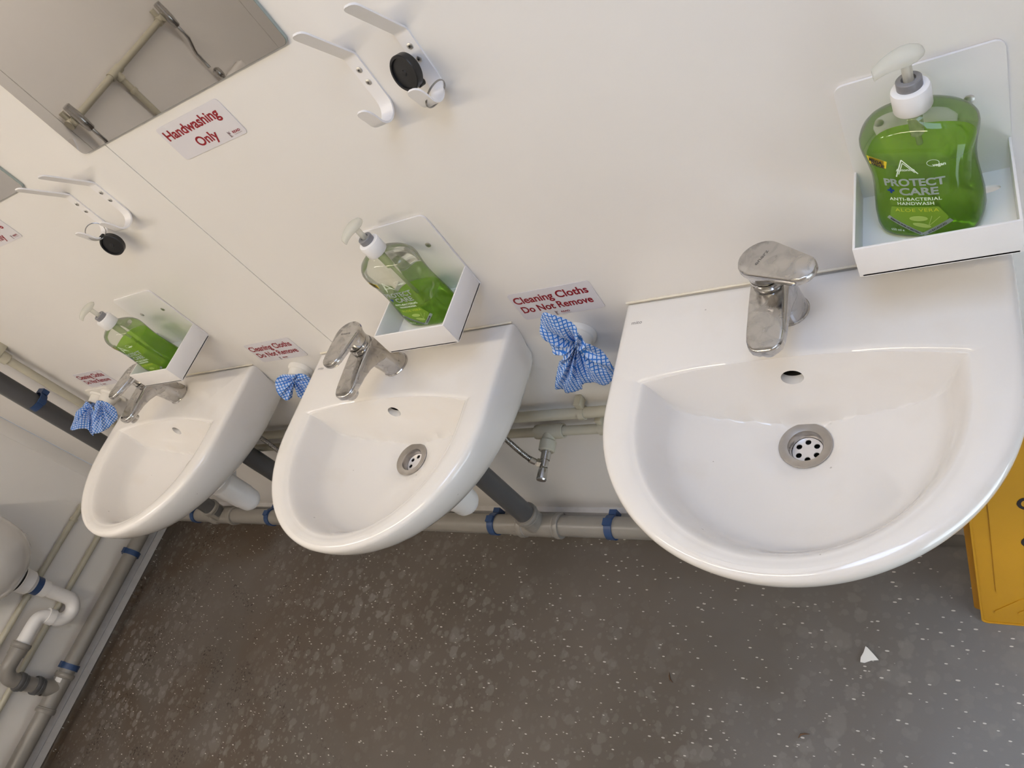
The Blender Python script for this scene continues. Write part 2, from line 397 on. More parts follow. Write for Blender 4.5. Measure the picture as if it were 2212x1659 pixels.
# ------------------------------------------------------------------ room shell
def struct(o): o['kind'] = 'structure'; return o
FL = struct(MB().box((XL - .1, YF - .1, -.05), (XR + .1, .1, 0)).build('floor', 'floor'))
def cove(r, n=6): return [(r - r * math.sin(PI / 2 * k / n), r - r * math.cos(PI / 2 * k / n)) for k in range(n + 1)]
cv = cove(.032)
mb = MB().grid([[(x, -d, z + .0003) for d, z in cv] for x in (XL, XR)]); mb.build('cove', 'floor', FL)
mb = MB().grid([[(XL + d, y, z + .0003) for d, z in cv] for y in (YF, 0)]); mb.build('cove', 'floor', FL)
def panel_wall(name, ax, cuts, fixed, back, zt=ZC):
    """wall core plus separate laminate sheets with a hairline joint between them"""
    g = .0011; c = MB()
    lo, hi = cuts[0], cuts[-1]
    if ax == 'x': c.box((lo, fixed + .004 * back, 0), (hi, fixed + .1 * back, zt))
    else: c.box((fixed + .004 * back, lo, 0), (fixed + .1 * back, hi, zt))
    W = struct(c.build(name, 'rubber' if False else 'trim'))
    for a, b in zip(cuts, cuts[1:]):
        p = MB()
        if ax == 'x': p.box((a + g, fixed, .02), (b - g, fixed + .006 * back, zt))
        else: p.box((fixed, a + g, .02), (fixed + .006 * back, b - g, zt))
        p.build('wall_panel', 'wall', W)
    return W
panel_wall('wall_back', 'x', [XL, -.17, 1.0355, 2.2555, XR], 0.0, 1)
panel_wall('wall_left', 'y', [YF, -2.34, -1.122, 0], XL, -1)
# trims
def trimrun(name, ax):
    m1 = MB()
    for z0, z1, d in ((.022, .050, .017), (.050, .054, .012), (.054, .092, .015)):
        if ax == 'x': m1.box((XL, -d, z0), (XR, .0, z1))
        else: m1.box((XL, YF, z0), (XL + d, 0, z1))
    return struct(m1.build(name, 'trim'))
trimrun('trim_1', 'x'); trimrun('trim_2', 'y')
t3 = struct(MB().box((XL, -.052, .09), (XL + .004, -.003, ZC), .001).build('trim_3', 'wall'))
for z in (.79, 1.4, 2.0):
    MB().lathe([(0, .004), (.0012, .004), (.0018, .002)], (XL + .004, -.028, z), (1, 0, 0), 12).build('screw', 'screw', t3)
# right wall with an unseen door and its added light pane, front wall, ceiling
WY0, WY1, WZ1 = -1.00, -.17, 2.02
wr = MB()
wr.box((XR, YF, 0), (XR + .1, WY0, ZC)).box((XR, WY1, 0), (XR + .1, .1, ZC)).box((XR, WY0, WZ1), (XR + .1, WY1, ZC))
struct(wr.build('wall_right', 'wall'))
dm = MB()
for a, b in (((WY0, 0), (WY0 + .14, WZ1)), ((WY1 - .12, 0), (WY1, WZ1)), ((WY0, 0), (WY1, .03)), ((WY0, .70), (WY1, WZ1))):
    dm.box((XR + .01, a[0], a[1]), (XR + .05, b[0], b[1]))
W1 = struct(dm.build('door_1', 'frame'))
MB().box((XR + .025, WY0 + .14, .03), (XR + .031, WY1 - .12, .70)).build('light_pane', 'day', W1)
MB().tube([(XR + .01, WY0 + .07, 1.02), (XR - .045, WY0 + .07, 1.02), (XR - .045, WY0 + .19, 1.02)], .009, 16).build('door_handle', 'chrome2', W1)
struct(MB().box((XL - .1, YF - .1, 0), (XR + .1, YF, ZC)).build('wall_front', 'wall'))
struct(MB().box((XL - .1, YF - .1, ZC), (XR + .1, .1, ZC + .05)).build('ceiling', 'ceil'))

# ------------------------------------------------------------------ ceiling lights
def batten(cx, cy, label, m, ln=1.2):
    t = empty('ceiling_light', (cx, cy, ZC - .07), label=label, cat='light', group='ceiling batten lights')
    MB().box((-ln / 2 - .02, -.045, .03), (ln / 2 + .02, .045, .0695), .004).build('housing', 'lamp_body', t)
    rows = [[(x, .04 * math.cos(a), .03 - .03 * math.sin(a)) for a in [PI * k / 10 for k in range(11)]] for x in (-ln / 2, ln / 2)]
    MB().grid(rows, cap0=True, cap1=True).build('diffuser', m, t)
batten(-.05, -1.28, 'white linear ceiling batten light over the urinal end of the room', 'lamp1')
batten(1.30, -1.28, 'white linear ceiling batten light over the middle of the room', 'lamp2')
t = empty('ceiling_light', (2.25, -.70, ZC - .03), label='square cool white ceiling panel light above the nearest basin', cat='light')
MB().box((-.27, -.32, .008), (.27, .32, .0295), .003).build('housing', 'lamp_body', t)
MB().box((-.25, -.30, 0), (.25, .30, .010), .002).build('diffuser', 'lamp3', t)

# ------------------------------------------------------------------ wash basins
def ray_poly(poly, c, ang):
    d = (math.cos(ang), math.sin(ang)); best = None
    for (x0, y0), (x1, y1) in zip(poly, poly[1:] + poly[:1]):
        ex, ey = x1 - x0, y1 - y0; den = d[0] * ey - d[1] * ex
        if abs(den) < 1e-12: continue
        t = ((x0 - c[0]) * ey - (y0 - c[1]) * ex) / den; u = ((x0 - c[0]) * d[1] - (y0 - c[1]) * d[0]) / den
        if t > 0 and -1e-6 <= u <= 1 + 1e-6: best = t if best is None else max(best, t)
    return best
def dshape(a, F, yc, n=90, back=0.0):
    b = F - yc
    return [(a, back)] + [(a * math.cos(PI * k / n), -yc - b * math.sin(PI * k / n)) for k in range(n + 1)] + [(-a, back)]
BC = (0.0, -.2); ZR = .85
def sstep(a, b, x):
    t = min(1, max(0, (x - a) / (b - a))); return t * t * (3 - 2 * t)
def YB(x): return -.134 - .5 * x * x
def bowl_z(x, y):
    r2 = x * x + (y + .2) ** 2
    zb = .732 + 1.75 * r2 - .020 * (1 - sstep(.0, .062, math.sqrt(r2)))
    rho = math.sqrt((x / .203) ** 2 + (min(0, y + .2) / .213) ** 2)
    zl = zb + (.8455 - zb) * sstep(.80, 1.0, rho) ** 1.25
    zp = .85 - (YB(x) - y) / .27
    k = .005; hh = max(k - abs(zl - zp), 0) / k
    return min(.8455, max(zl, zp) + hh * hh * k * .25)
def basin_mesh():
    ang = [2 * PI * k / 264 for k in range(264)]
    for px, py in ((.203, YB(.203)), (-.203, YB(.203)), (.2518, 0), (-.2518, 0)):
        ang.append(math.atan2(py - BC[1], px - BC[0]) % (2 * PI))
    ang = sorted(set(round(a, 6) for a in ang)); n = len(ang)
    inner = [(.203 * (1 - k / 10), YB(.203 * (1 - k / 10))) for k in range(19, -1, -1)] + [(.203 * math.cos(PI * k / 90), -.2 - .213 * math.sin(PI * k / 90)) for k in range(91)] + [(-.203, YB(.203))]
    rin = [ray_poly(inner, BC, a) for a in ang]
    rout = [ray_poly(dshape(.2518, .437, .19), BC, a) for a in ang]
    rows = []
    for t in [.10, .16, .22, .28, .34, .4, .46, .52, .58, .64, .7, .75, .79, .83, .86, .885, .905, .92, .935, .95, .962, .974, .984, .993, 1.0]:
        row = []
        for a, r in zip(ang, rin):
            x, y = BC[0] + t * r * math.cos(a), BC[1] + t * r * math.sin(a); row.append((x, y, bowl_z(x, y)))
        rows.append(row)
    for d, z in ((.004, .8477), (.009, .8492), (.016, .85)):
        rows.append([(BC[0] + (r + d) * math.cos(a), BC[1] + (r + d) * math.sin(a), z) for a, r in zip(ang, rin)])
    for d, z in ((.014, .85), (.008, .8492), (.0035, .8468), (.001, .843), (0, .838)):
        rows.append([(BC[0] + (r - d) * math.cos(a), BC[1] + (r - d) * math.sin(a), z) for a, r in zip(ang, rout)])
    for z, A, F, yc in ((.82, .2508, .433, .185), (.80, .248, .425, .175), (.78, .2446, .412, .16), (.76, .240, .393, .14), (.745, .2345, .368, .11), (.73, .226, .335, .08), (.716, .208, .30, .06), (.702, .18, .272, .05), (.69, .14, .256, .06), (.683, .09, .245, .09)):
        poly = dshape(A, F, yc); rows.append([(BC[0] + ray_poly(poly, BC, a) * math.cos(a), BC[1] + ray_poly(poly, BC, a) * math.sin(a), z) for a in ang])
    mb = MB().grid(rows, close_u=True)
    o = len(mb.v); mb.v.append((0, -.2, bowl_z(0, -.2))); mb.v.append((0, -.2, .682))
    L0 = (len(rows) - 1) * n
    for k in range(n):
        mb.f.append((o, (k + 1) % n, k)); mb.f.append((o + 1, L0 + k, L0 + (k + 1) % n))
    return mb.mesh('basin_raw', 40)
def cut(me, cutters):
    o = bpy.data.objects.new('tmpb', me); COL.objects.link(o); cs = []
    for c in cutters:
        co = bpy.data.objects.new('tmpc', c); COL.objects.link(co); cs.append(co)
        md = o.modifiers.new('b', 'BOOLEAN'); md.operation = 'DIFFERENCE'; md.solver = 'EXACT'; md.object = co
    dg = bpy.context.evaluated_depsgraph_get(); dg.update(); out = bpy.data.meshes.new_from_object(o.evaluated_get(dg))
    for x in [o] + cs: bpy.data.objects.remove(x)
    finish(out, 38); return out
c1 = MB().lathe([(0, .0305), (.12, .0305)], (0, -.2, .66), (0, 0, 1), 40).mesh('c')
c2 = MB().grid([[(.0145 * math.cos(2 * PI * k / 28), y, .8115 + .0115 * math.sin(2 * PI * k / 28)) for k in range(28)] for y in (-.18, -.088)], close_u=True, cap0=True, cap1=True).mesh('c')
BASIN = cut(basin_mesh(), [c1, c2])
ZD = bowl_z(.033, -.2)
def make_basin(x, label):
    t = empty('wash_basin', (x, 0, 0), label=label, cat='basin', group='white wash basins in a row')
    link('bowl', BASIN, 'ceramic', t)
    MB().grid([[(.0141 * math.cos(2 * PI * k / 28), -.1340, .8115 + .0111 * math.sin(2 * PI * k / 28)) for k in range(28)], [(.0141 * math.cos(2 * PI * k / 28), -.0892, .8115 + .0111 * math.sin(2 * PI * k / 28)) for k in range(28)], [(.002 * math.cos(2 * PI * k / 28), -.0890, .8115 + .002 * math.sin(2 * PI * k / 28)) for k in range(28)]], close_u=True, cap1=True).build('overflow_hole', OVF, t)
    # waste fitting
    MB().lathe([(-.012, .0300), (.0015, .0345), (.0032, .0352), (.0042, .0345), (.0042, .030), (.0022, .0235), (.0000, .0222), (-.017, .0210), (-.017, .0205), (-.030, .0205), (-.030, .0295)], (0, -.2, ZD), (0, 0, 1), 48, caps=False).build('drain_flange', 'drain_steel', t)
    v, f = curve_fill([circ(0, 0, .0206, 40)] + [circ(.0135 * math.cos(a), .0135 * math.sin(a), .0040, 16) for a in [PI / 6 + PI / 3 * k for k in range(6)]], .0008)
    MB().add([(p[0], p[1] - .2, p[2] + ZD - .0135) for p in v], f).build('drain_grate', 'grate', t)
    MB().lathe([(0, .0204), (.001, .0204)], (0, -.2, ZD - .0295), (0, 0, 1), 32).build('drain_well', 'rubber', t)
    # sealant bead against the wall, printed maker's mark
    MB().tube([(-.251, -.0012, .8505), (-.1, -.0012, .851), (.1, -.0012, .8508), (.251, -.0012, .8505)], .0018, 8).build('sealant_bead', 'seal', t)
    v, f, wd = text2d('mito', h=.0062, spacing=1.05)
    put(MB(), v, f, lambda s, q: (-.2335 + s, -.0465 + q, .8502)).build('maker_mark', 'mark', t)
    return t
OVF = mat('overflow_shade', (.016, .013, .010), .7)  # near-black liner: the shade inside the overflow is put into its colour
B1X, B2X, B3X = 1.9457, 1.2228, .4835
make_basin(B1X, 'white ceramic wash basin largest and nearest, beside the yellow floor sign')
make_basin(B2X, 'middle white ceramic wash basin, under the nearly empty soap bottle')
make_basin(B3X, 'farthest white ceramic wash basin, nearest the room corner')

# ------------------------------------------------------------------ basin taps
def make_tap(x, rot, label):
    t = empty('basin_tap', (x, -.062, .8498), label=label, cat='tap', group='chrome basin mixer taps')
    MB().lathe([(0, .0272), (.0016, .0275), (.003, .0262)], (0, 0, 0), (0, 0, 1), 36).build('base_ring', 'chrome', t)
    MB().tube([(0, 0, .002), (0, -.003, .02), (0, -.008, .045), (0, -.014, .068), (0, -.020, .088)], [.0256, .0250, .0245, .0240, .0235], 36).build('column', 'chrome', t)
    # spout: flat-topped arm with an arched underside and a rounded nose
    rows = []
    for y, hw, top, bot in ((-.004, .0232, .0905, .040), (-.022, .0234, .0925, .046), (-.04, .0236, .0930, .057), (-.058, .0236, .0925, .0655), (-.08, .0235, .0912, .0705), (-.1, .0232, .0898, .0728), (-.112, .0222, .0890, .0735), (-.120, .0198, .0884, .0740), (-.1255, .0158, .0878, .0748), (-.1285, .0100, .0870, .0760), (-.1295, .0035, .0858, .0780)):
        r = min(.006, (top - bot) * .3, hw * .8); row = []
        for p, q in rrect(2 * hw, top - bot, r, 5): row.append((p, y, (top + bot) / 2 + q))
        rows.append(row)
    MB().grid(rows, close_u=True, cap0=True, cap1=True).build('spout', 'chrome', t, 40)
    MB().lathe([(0, .0108), (.002, .0118), (.009, .0118), (.010, .0126), (.016, .0126)], (0, -.110, .0625), (0, 0, 1), 28).build('aerator', 'chrome2', t)
    MB().lathe([(0, .0205), (.003, .0222), (.006, .0222), (.007, .0205), (.010, .0205), (.011, .0222), (.0135, .0218)], (0, -.020, .090), (0, -.10, 1), 36).build('collar', 'chrome2', t)
    # lever: skirt and paddle, origin at its pivot
    lv = MB(); lv.lathe([(0, .0205), (.004, .0222), (.012, .0240), (.020, .0262)], (0, 0, 0), (0, 0, 1), 36)
    out = []
    R0, R1, D = .0280, .0200, .056; al = math.asin((R0 - R1) / D)
    n = 18
    for k in range(n + 1):
        a = -al + (PI + 2 * al) * k / n; out.append((R0 * math.cos(a), R0 * math.sin(a)))
    for k in range(n + 1):
        a = PI + al + (PI - 2 * al) * k / n; out.append((R1 * math.cos(a), -D + R1 * math.sin(a)))
    tilt = math.radians(4)
    def lvp(s, q, sc, h): 
        p = Vector((s * sc, (q + D * .42) * sc - D * .42, h)); return (p.x, p.y * math.cos(tilt), p.z - p.y * math.sin(tilt) * 1.0)
    rows = [[lvp(s, q, sc, h) for s, q in out] for sc, h in ((.90, .0175), (.965, .0185), (1.0, .0215), (1.0, .0265), (.985, .0290), (.955, .0300))]
    lv.grid(rows, close_u=True, cap0=True, cap1=True)
    lo = lv.build('lever', 'chrome', t, 40); lo.location = (0, -.0212, .1025); lo.rotation_euler = (0, 0, rot)
    v, f, wd = text2d('enerz', w_=.024, h=.0046, bold=.0)
    put(MB(), v, f, lambda s, q: lvp(s - wd / 2, q - .004, 1, .0303)).build('maker_mark', 'etch', lo)
    for nm, m, a0 in (('cold_mark', 'cold', .62), ('hot_mark', 'hot', 2.2)):
        MB().grid([[lvp(R0 * math.cos(a0 + .3 * k / 5) * 1.003, R0 * math.sin(a0 + .3 * k / 5) * 1.003, 1, h) for k in range(6)] for h in (.0235, .0262)]).build(nm, m, lo)
    return t
make_tap(B1X, math.radians(57), 'chrome mixer tap on the nearest basin, lever turned to the right')
make_tap(B2X, math.radians(-4), 'chrome mixer tap on the middle basin, lever straight over its spout')
make_tap(B3X, math.radians(-6), 'chrome mixer tap on the farthest basin, half hidden behind its soap shelf')

# ------------------------------------------------------------------ soap shelves
def cross_screw(mb, p, ax, r=.0042):
    return mb.lathe([(0, r), (.0009, r), (.0016, r * .75), (.0018, r * .3)], p, ax, 16)
def make_shelf(x, dz, label, scr):
    Wd, Dp, Hb, Ht, th = .1497, .1244, .1617, .0446, .003
    t = empty('soap_shelf', (x, 0, .9648 + dz), label=label, cat='shelf', group='white soap shelves above the basins')
    o = rrect(Wd, Hb, .010, 6, (1, 1, 0, 0))
    prism(MB(), o, lambda s, q: (Wd / 2 + s, -.0005, Hb / 2 + q), lambda s, q: (Wd / 2 + s, -.0035, Hb / 2 + q)).build('back_plate', 'white_steel', t)
    v, f = curve_fill([[(p[0] + Wd / 2, p[1] - Dp / 2) for p in rrect(Wd, Dp, .004)], [(Wd - .026 + .013 * c, -.030 + .0055 * s) for c, s in [(math.cos(2 * PI * k / 24), math.sin(2 * PI * k / 24)) for k in range(24)]]], th / 2)
    MB().add([(p[0], p[1], p[2] + th / 2) for p in v], f).build('tray_floor', 'white_steel', t)
    MB().box((0, -Dp, 0), (Wd, -Dp + th, Ht), .001).build('front_lip', 'white_steel', t)
    for xx in (0, Wd - th):
        MB().box((xx, -Dp + .001, 0), (xx + th, -.003, Ht), .001).build('side_lip', 'white_steel', t)
    for sx in scr:
        cross_screw(MB(), (sx, -.0035, .105), (0, -1, 0), .0048).build('screw', 'screw', t)
    return t
S1, S2, S3 = (2.0532, 0), (1.3279, -.0075), (.5719, .0034)
make_shelf(*S1, 'white metal soap shelf beside the nearest tap, holding the full green bottle', (.117, .035))
make_shelf(*S2, 'white metal soap shelf over the middle basin, holding the nearly empty bottle', (.117, .035))
make_shelf(*S3, 'white metal soap shelf over the farthest basin', (.120, .036))

# ------------------------------------------------------------------ soap bottles
BP = [(0.0, .0400, .0235, 3.2), (.002, .0440, .0270, 3.2), (.006, .0468, .0293, 3.2), (.014, .0482, .0305, 3.2), (.030, .0482, .0306, 3.1), (.048, .0464, .0300, 3.0), (.064, .0446, .0294, 3.0), (.078, .0444, .0294, 3.0), (.092, .0462, .0300, 3.0), (.104, .0490, .0308, 2.9), (.111, .0500, .0312, 2.8), (.117, .0496, .0308, 2.7), (.123, .0472, .0292, 2.5), (.1285, .0420, .0262, 2.35), (.133, .0335, .0220, 2.2), (.136, .0240, .0180, 2.1), (.138, .0165, .0152, 2.0), (.140, .0145, .0145, 2.0), (.150, .0145, .0145, 2.0)]
def bp_at(z):
    for p, q in zip(BP, BP[1:]):
        if p[0] <= z <= q[0]:
            t = (z - p[0]) / (q[0] - p[0]); return tuple(p[i] + (q[i] - p[i]) * t for i in (1, 2, 3))
    return BP[-1][1:] if z > 0 else BP[0][1:]
def bring(z, ins=0, n=56):
    a, b, e = bp_at(z); a -= ins; b -= ins; out = []
    for k in range(n):
        th = 2 * PI * k / n; c, s = math.cos(th), math.sin(th)
        out.append((a * math.copysign(abs(c) ** (2 / e), c), b * math.copysign(abs(s) ** (2 / e), s), z))
    return out
def bfront(x, z, off=.0004):
    a, b, e = bp_at(z); u = min(.999, abs(x / a)); return (x, -b * (1 - u ** e) ** (1 / e) - off, z)
def make_bottle(x, y, z, rz, level, label, nozzle):
    t = empty('soap_bottle', (x, y, z), rz, label=label, cat='soap bottle', group='green handwash pump bottles')
    t.scale = (1.04, 1.04, 1.10)
    zz = [p[0] for p in BP]
    MB().grid([bring(q) for q in zz], close_u=True, cap0=True).build('shell', 'pet', t, 60)
    lz = [.0016] + [q for q in zz if .002 < q < level - .001] + [level]
    MB().grid([bring(q, .0016) for q in lz], close_u=True, cap0=True, cap1=True).build('liquid', 'soap', t, 50)
    MB().lathe([(0, .0158), (.001, .0164), (.0175, .0166), (.0205, .0158), (.0215, .0140), (.0215, .0100)], (0, 0, .1385), (0, 0, 1), 40, caps=True).build('cap', 'white_plastic', t)
    MB().lathe([(0, .0108), (.0072, .0108), (.0080, .0100), (.0080, .0062), (.0050, .0056), (.0050, .0030)], (0, 0, .1600), (0, 0, 1), 36).build('collar_ring', 'grey_ring', t)
    hd = MB(); hd.tube([(0, 0, .150), (0, 0, .186)], [.0044, .0044], 20)
    ca, sa = math.cos(nozzle), math.sin(nozzle)
    def hp(u, v_, w_): return (u * ca - v_ * sa, u * sa + v_ * ca, w_)
    rows = []
    for u, hw, top, bot in ((-.0150, .004, .1905, .1885), (-.0130, .0080, .1925, .187), (-.007, .0116, .1945, .1852), (.0, .0124, .1955, .1846), (.006, .0115, .1953, .1848), (.012, .0098, .1944, .1846), (.018, .0082, .1928, .1836), (.023, .0066, .1905, .1818), (.0265, .0050, .1878, .1800)):
        rows.append([hp(u, hw * math.copysign(abs(math.cos(2 * PI * k / 20)) ** .7, math.cos(2 * PI * k / 20)), (top + bot) / 2 + (top - bot) / 2 * math.copysign(abs(math.sin(2 * PI * k / 20)) ** .7, math.sin(2 * PI * k / 20))) for k in range(20)])
    hd.grid(rows, close_u=True, cap0=True, cap1=True); hd.build('pump_head', 'pump', t, 50)
    sp = MB(); sp.lathe([(0, .0060), (.020, .0066), (.030, .0066)], (0, 0, .110), (0, 0, 1), 20); sp.tube([(0, 0, .110), (.002, 0, .06), (.006, .004, .010)], .0028, 12); sp.build('dip_tube', 'tube', t)
    # ---- print on the front
    def P(name, m, parts, par=t, off=.0004):
        mb = MB()
        for v, f, fx in parts:
            # subdivide long spans by keeping lettering pieces small: map each vertex on the curved front
            mb.add([bfront(*fx(*p), off) for p in v], f)
        return mb.build(name, m, par)
    def T(body, cx, cz, w_, h, bold=0., sp_=1.0, rot=0.):
        v, f, wd = text2d(body, w_=w_, h=h, bold=bold, spacing=sp_); c, s = math.cos(rot), math.sin(rot)
        return v, f, (lambda p, q: (cx + (p - w_ / 2) * c - (q - h / 2) * s, cz + (p - w_ / 2) * s + (q - h / 2) * c))
    def poly(pts): return pts, [tuple(range(len(pts)))], (lambda p, q: (p, q))
    def stroke(p, q, w_):
        d = (Vector(q) - Vector(p)).normalized(); n = Vector((-d.y, d.x)) * w_ / 2; p, q = Vector(p), Vector(q); k = 6
        pts = []; fs = []
        for i in range(k + 1):
            m_ = p.lerp(q, i / k); pts += [tuple(m_ + n), tuple(m_ - n)]
        for i in range(k): fs.append((2 * i, 2 * i + 1, 2 * i + 3, 2 * i + 2))
        return pts, fs, (lambda a, b: (a, b))
    bd = P('value_badge', 'lab_yellow', [poly([(-.0385, .1085), (-.0370, .0985), (-.0215, .0950), (-.0190, .1040)])])
    P('lettering', 'ink', [T('MEGA', -.0300, .1035, .0130, .0036, .04, rot=-.22), T('VALUE', -.0290, .0988, .0135, .0036, .04, rot=-.22)], bd, .0008)
    P('brand_mark', 'lab_white', [stroke((-.006, .1060), (-.0135, .0850), .0011), stroke((-.006, .1060), (.006, .0880), .0011), stroke((-.0055, .1020), (-.0110, .0880), .0008), stroke((-.0055, .1020), (.0035, .0895), .0008), T('Astonish', -.0045, .0935, .0165, .0030, .02)])
    rg = []
    for k in range(24):
        a0, a1 = 2 * PI * k / 24, 2 * PI * (k + 1) / 24; rg.append(stroke((.0200 + .0050 * math.cos(a0), .1000 + .0038 * math.sin(a0)), (.0200 + .0050 * math.cos(a1), .1000 + .0038 * math.sin(a1)), .0004))
    P('vegan_mark', 'lab_white', rg + [T('vegan', .0245, .0975, .0105, .0034, .03)])
    P('title_lettering', 'lab_grey', [T('PROTECT', 0.0005, .0775, .0540, .0085, .035), T('CARE', .0035, .0660, .0345, .0085, .035)])
    P('plus_mark', 'lab_blue', [poly([(-.0250, .0660), (-.0182, .0660), (-.0182, .0682), (-.0250, .0682)]), poly([(-.0227, .0637), (-.0205, .0637), (-.0205, .0705), (-.0227, .0705)])])
    P('subtitle_lettering', 'lab_white', [T('ANTI-BACTERIAL', -.0010, .0565, .0470, .0036, .02, 1.1), T('HANDWASH', -.0010, .0510, .0330, .0036, .02, 1.1)])
    pg = []
    for i in range(12):
        for j in range(6):
            pass
    def pent(zs, m, off, nm):
        rows = [[(x0 + (x1 - x0) * k / 10, z) for k in range(11)] for z, x0, x1 in zs]; mb = MB()
        mb.grid([[bfront(p, q, off) for p, q in r] for r in rows]); return mb.build(nm, m, t)
    pent([(.0465, -.0240, .0190), (.0400, -.0258, .0225), (.0330, -.0275, .0262), (.0260, -.0225, .0232), (.0190, -.0135, .0135), (.0130, -.0020, .0040)], 'lab_green', .0002, 'aloe_panel')
    P('aloe_lettering', 'lab_lime', [T('ALOE VERA', -.0010, .0425, .0400, .0040, .005, 1.1)])
    def ell(cx, cz, rx, rz_, rot=0):
        c, s = math.cos(rot), math.sin(rot)
        return poly([(cx + rx * math.cos(2 * PI * k / 18) * c - rz_ * math.sin(2 * PI * k / 18) * s, cz + rx * math.cos(2 * PI * k / 18) * s + rz_ * math.sin(2 * PI * k / 18) * c) for k in range(18)])
    P('aloe_slices', 'lab_pale', [ell(-.0005, .0315, .0085, .0034), ell(.0015, .0225, .0085, .0028, -.25), stroke((.008, .022), (.019, .034), .0008), stroke((.008, .023), (.012, .035), .0007)])
    bn = P('silver_band', 'lab_grey', [stroke((-.0295, .0325), (.0010, .0090), .0046), stroke((.0010, .0090), (.0285, .0290), .0046)])
    P('lettering', 'ink', [T('REMOVES 99.9% OF BACTERIA', -.0140, .0208, .0330, .0019, .03, rot=math.atan2(-.0235, .0305)), T('pH BALANCED', .0150, .0192, .0220, .0019, .02, rot=math.atan2(.02, .0275))], bn, .0008)
    P('volume_lettering', 'lab_white', [T('650 ml e', -.0225, .0150, .0130, .0030, .01)])
    return t
make_bottle(2.1255, -.0590, .9682, math.radians(-17), .0975, 'clear pump bottle full of green handwash, nearest, above the large basin', math.radians(-150))
make_bottle(1.4030, -.0540, .9607, math.radians(-3), .0490, 'clear pump bottle nearly empty, a little green handwash at its bottom', math.radians(-118))
make_bottle(.6400, -.0760, .9716, math.radians(2), .0960, 'clear pump bottle mostly full of green handwash on the farthest shelf', math.radians(-125))

# ------------------------------------------------------------------ coat hooks
def strap_path():
    p = [(-.0520, 1.4312), (-.0514, 1.4304), (-.0502, 1.4290), (-.0485, 1.4268), (-.0458, 1.4234), (-.0030, 1.3690), (-.0015, 1.3660), (-.0013, 1.3630), (-.0013, 1.3060)]
    c = (-.0213, 1.3040); R = .0200
    for k in range(1, 10): 
        a = math.radians(0 - 150 * k / 9); p.append((c[0] + R * math.cos(a), c[1] + R * math.sin(a)))
    p += [(-.0425, 1.3050), (-.0450, 1.3105), (-.0470, 1.3150), (-.0482, 1.3178), (-.0490, 1.3196), (-.0495, 1.3207)]
    return p
def make_hook(x, label):
    t = empty('coat_hook', (x, 0, 0), label=label, cat='hook', group='white strap coat hooks on the wall')
    p = strap_path(); n = len(p); th = .0013; rows = []
    for i, (y, z) in enumerate(p):
        if i == 0: d = Vector((p[1][0] - y, p[1][1] - z))
        elif i == n - 1: d = Vector((y - p[-2][0], z - p[-2][1]))
        else: d = Vector((p[i + 1][0] - p[i - 1][0], p[i + 1][1] - p[i - 1][1]))
        d.normalize(); nn = Vector((-d.y, d.x)) * th
        hw = (.0030, .0058, .0080, .0094)[min(i, n - 1 - i)] if min(i, n - 1 - i) < 4 else .0100
        rows.append([(-hw, y + nn.x, z + nn.y), (hw, y + nn.x, z + nn.y), (hw, y - nn.x, z - nn.y), (-hw, y - nn.x, z - nn.y)])
    MB().grid(rows, close_u=True, cap0=True, cap1=True).build('strap', 'white_steel', t, 50)
    for z in (1.3478, 1.3300):
        s = MB(); cross_screw(s, (0, -.0026, z), (0, -1, 0), .0040); so = s.build('screw', 'screw', t)
        c = MB()
        for a in (PI / 4, -PI / 4): 
            ca, sa = math.cos(a), math.sin(a); c.add([(u * ca - v * sa, -.00455, z + u * sa + v * ca) for u, v in ((-.0018, -.00035), (.0018, -.00035), (.0018, .00035), (-.0018, .00035))], [(0, 1, 2, 3)])
        c.build('cross_slot', 'rubber', so)
    return t
make_hook(1.5545, 'white strap coat hook on its own, empty, just right of the large mirror')
make_hook(1.6385, 'white strap coat hook with the black disc fob resting against its plate')
make_hook(.8265, 'white strap coat hook with a black fob dangling below it by a ring')
make_hook(.9140, 'white strap coat hook left of the panel seam, empty, beside the dangling fob')

def make_fob(c, ax, ring_c, ring_ax, rr, label):
    t = empty('key_fob', c, label=label, cat='key fob', group='black disc key fobs on hooks')
    ax = Vector(ax).normalized()
    MB().lathe([(-.0055, .0195), (-.0050, .0210), (.0045, .0215), (.0055, .0205), (.0055, .0180), (.0030, .0175), (.0035, .004), (.0045, .003)], (0, 0, 0), ax, 40).build('disc', 'black', t)
    rc = Vector(ring_c) - Vector(c); ra = Vector(ring_ax).normalized(); u = ra.orthogonal().normalized(); w_ = ra.cross(u)
    for k, d in enumerate((-.0006, .0006)):
        MB().tube([rc + ra * d + (u * math.cos(2 * PI * i / 36) + w_ * math.sin(2 * PI * i / 36)) * rr for i in range(36)], .0007, 8, closed=True).build('split_ring', 'steel', t)
    sp = (rc.normalized() * .0205)
    MB().lathe([(-.004, .0042), (.004, .0042)], sp, ax, 16).build('lug', 'black', t)
make_fob((1.6320, -.0285, 1.3330), (-.25, -.93, .25), (1.6455, -.0250, 1.2940), (-.70, .35, .62), .0175, 'round black key fob tucked inside the hook near the top of the wall')
make_fob((.8390, -.0290, 1.2655), (.30, -.94, .12), (.8330, -.0270, 1.2990), (.80, -.25, .5), .0165, 'round black key fob hanging free from its steel ring')

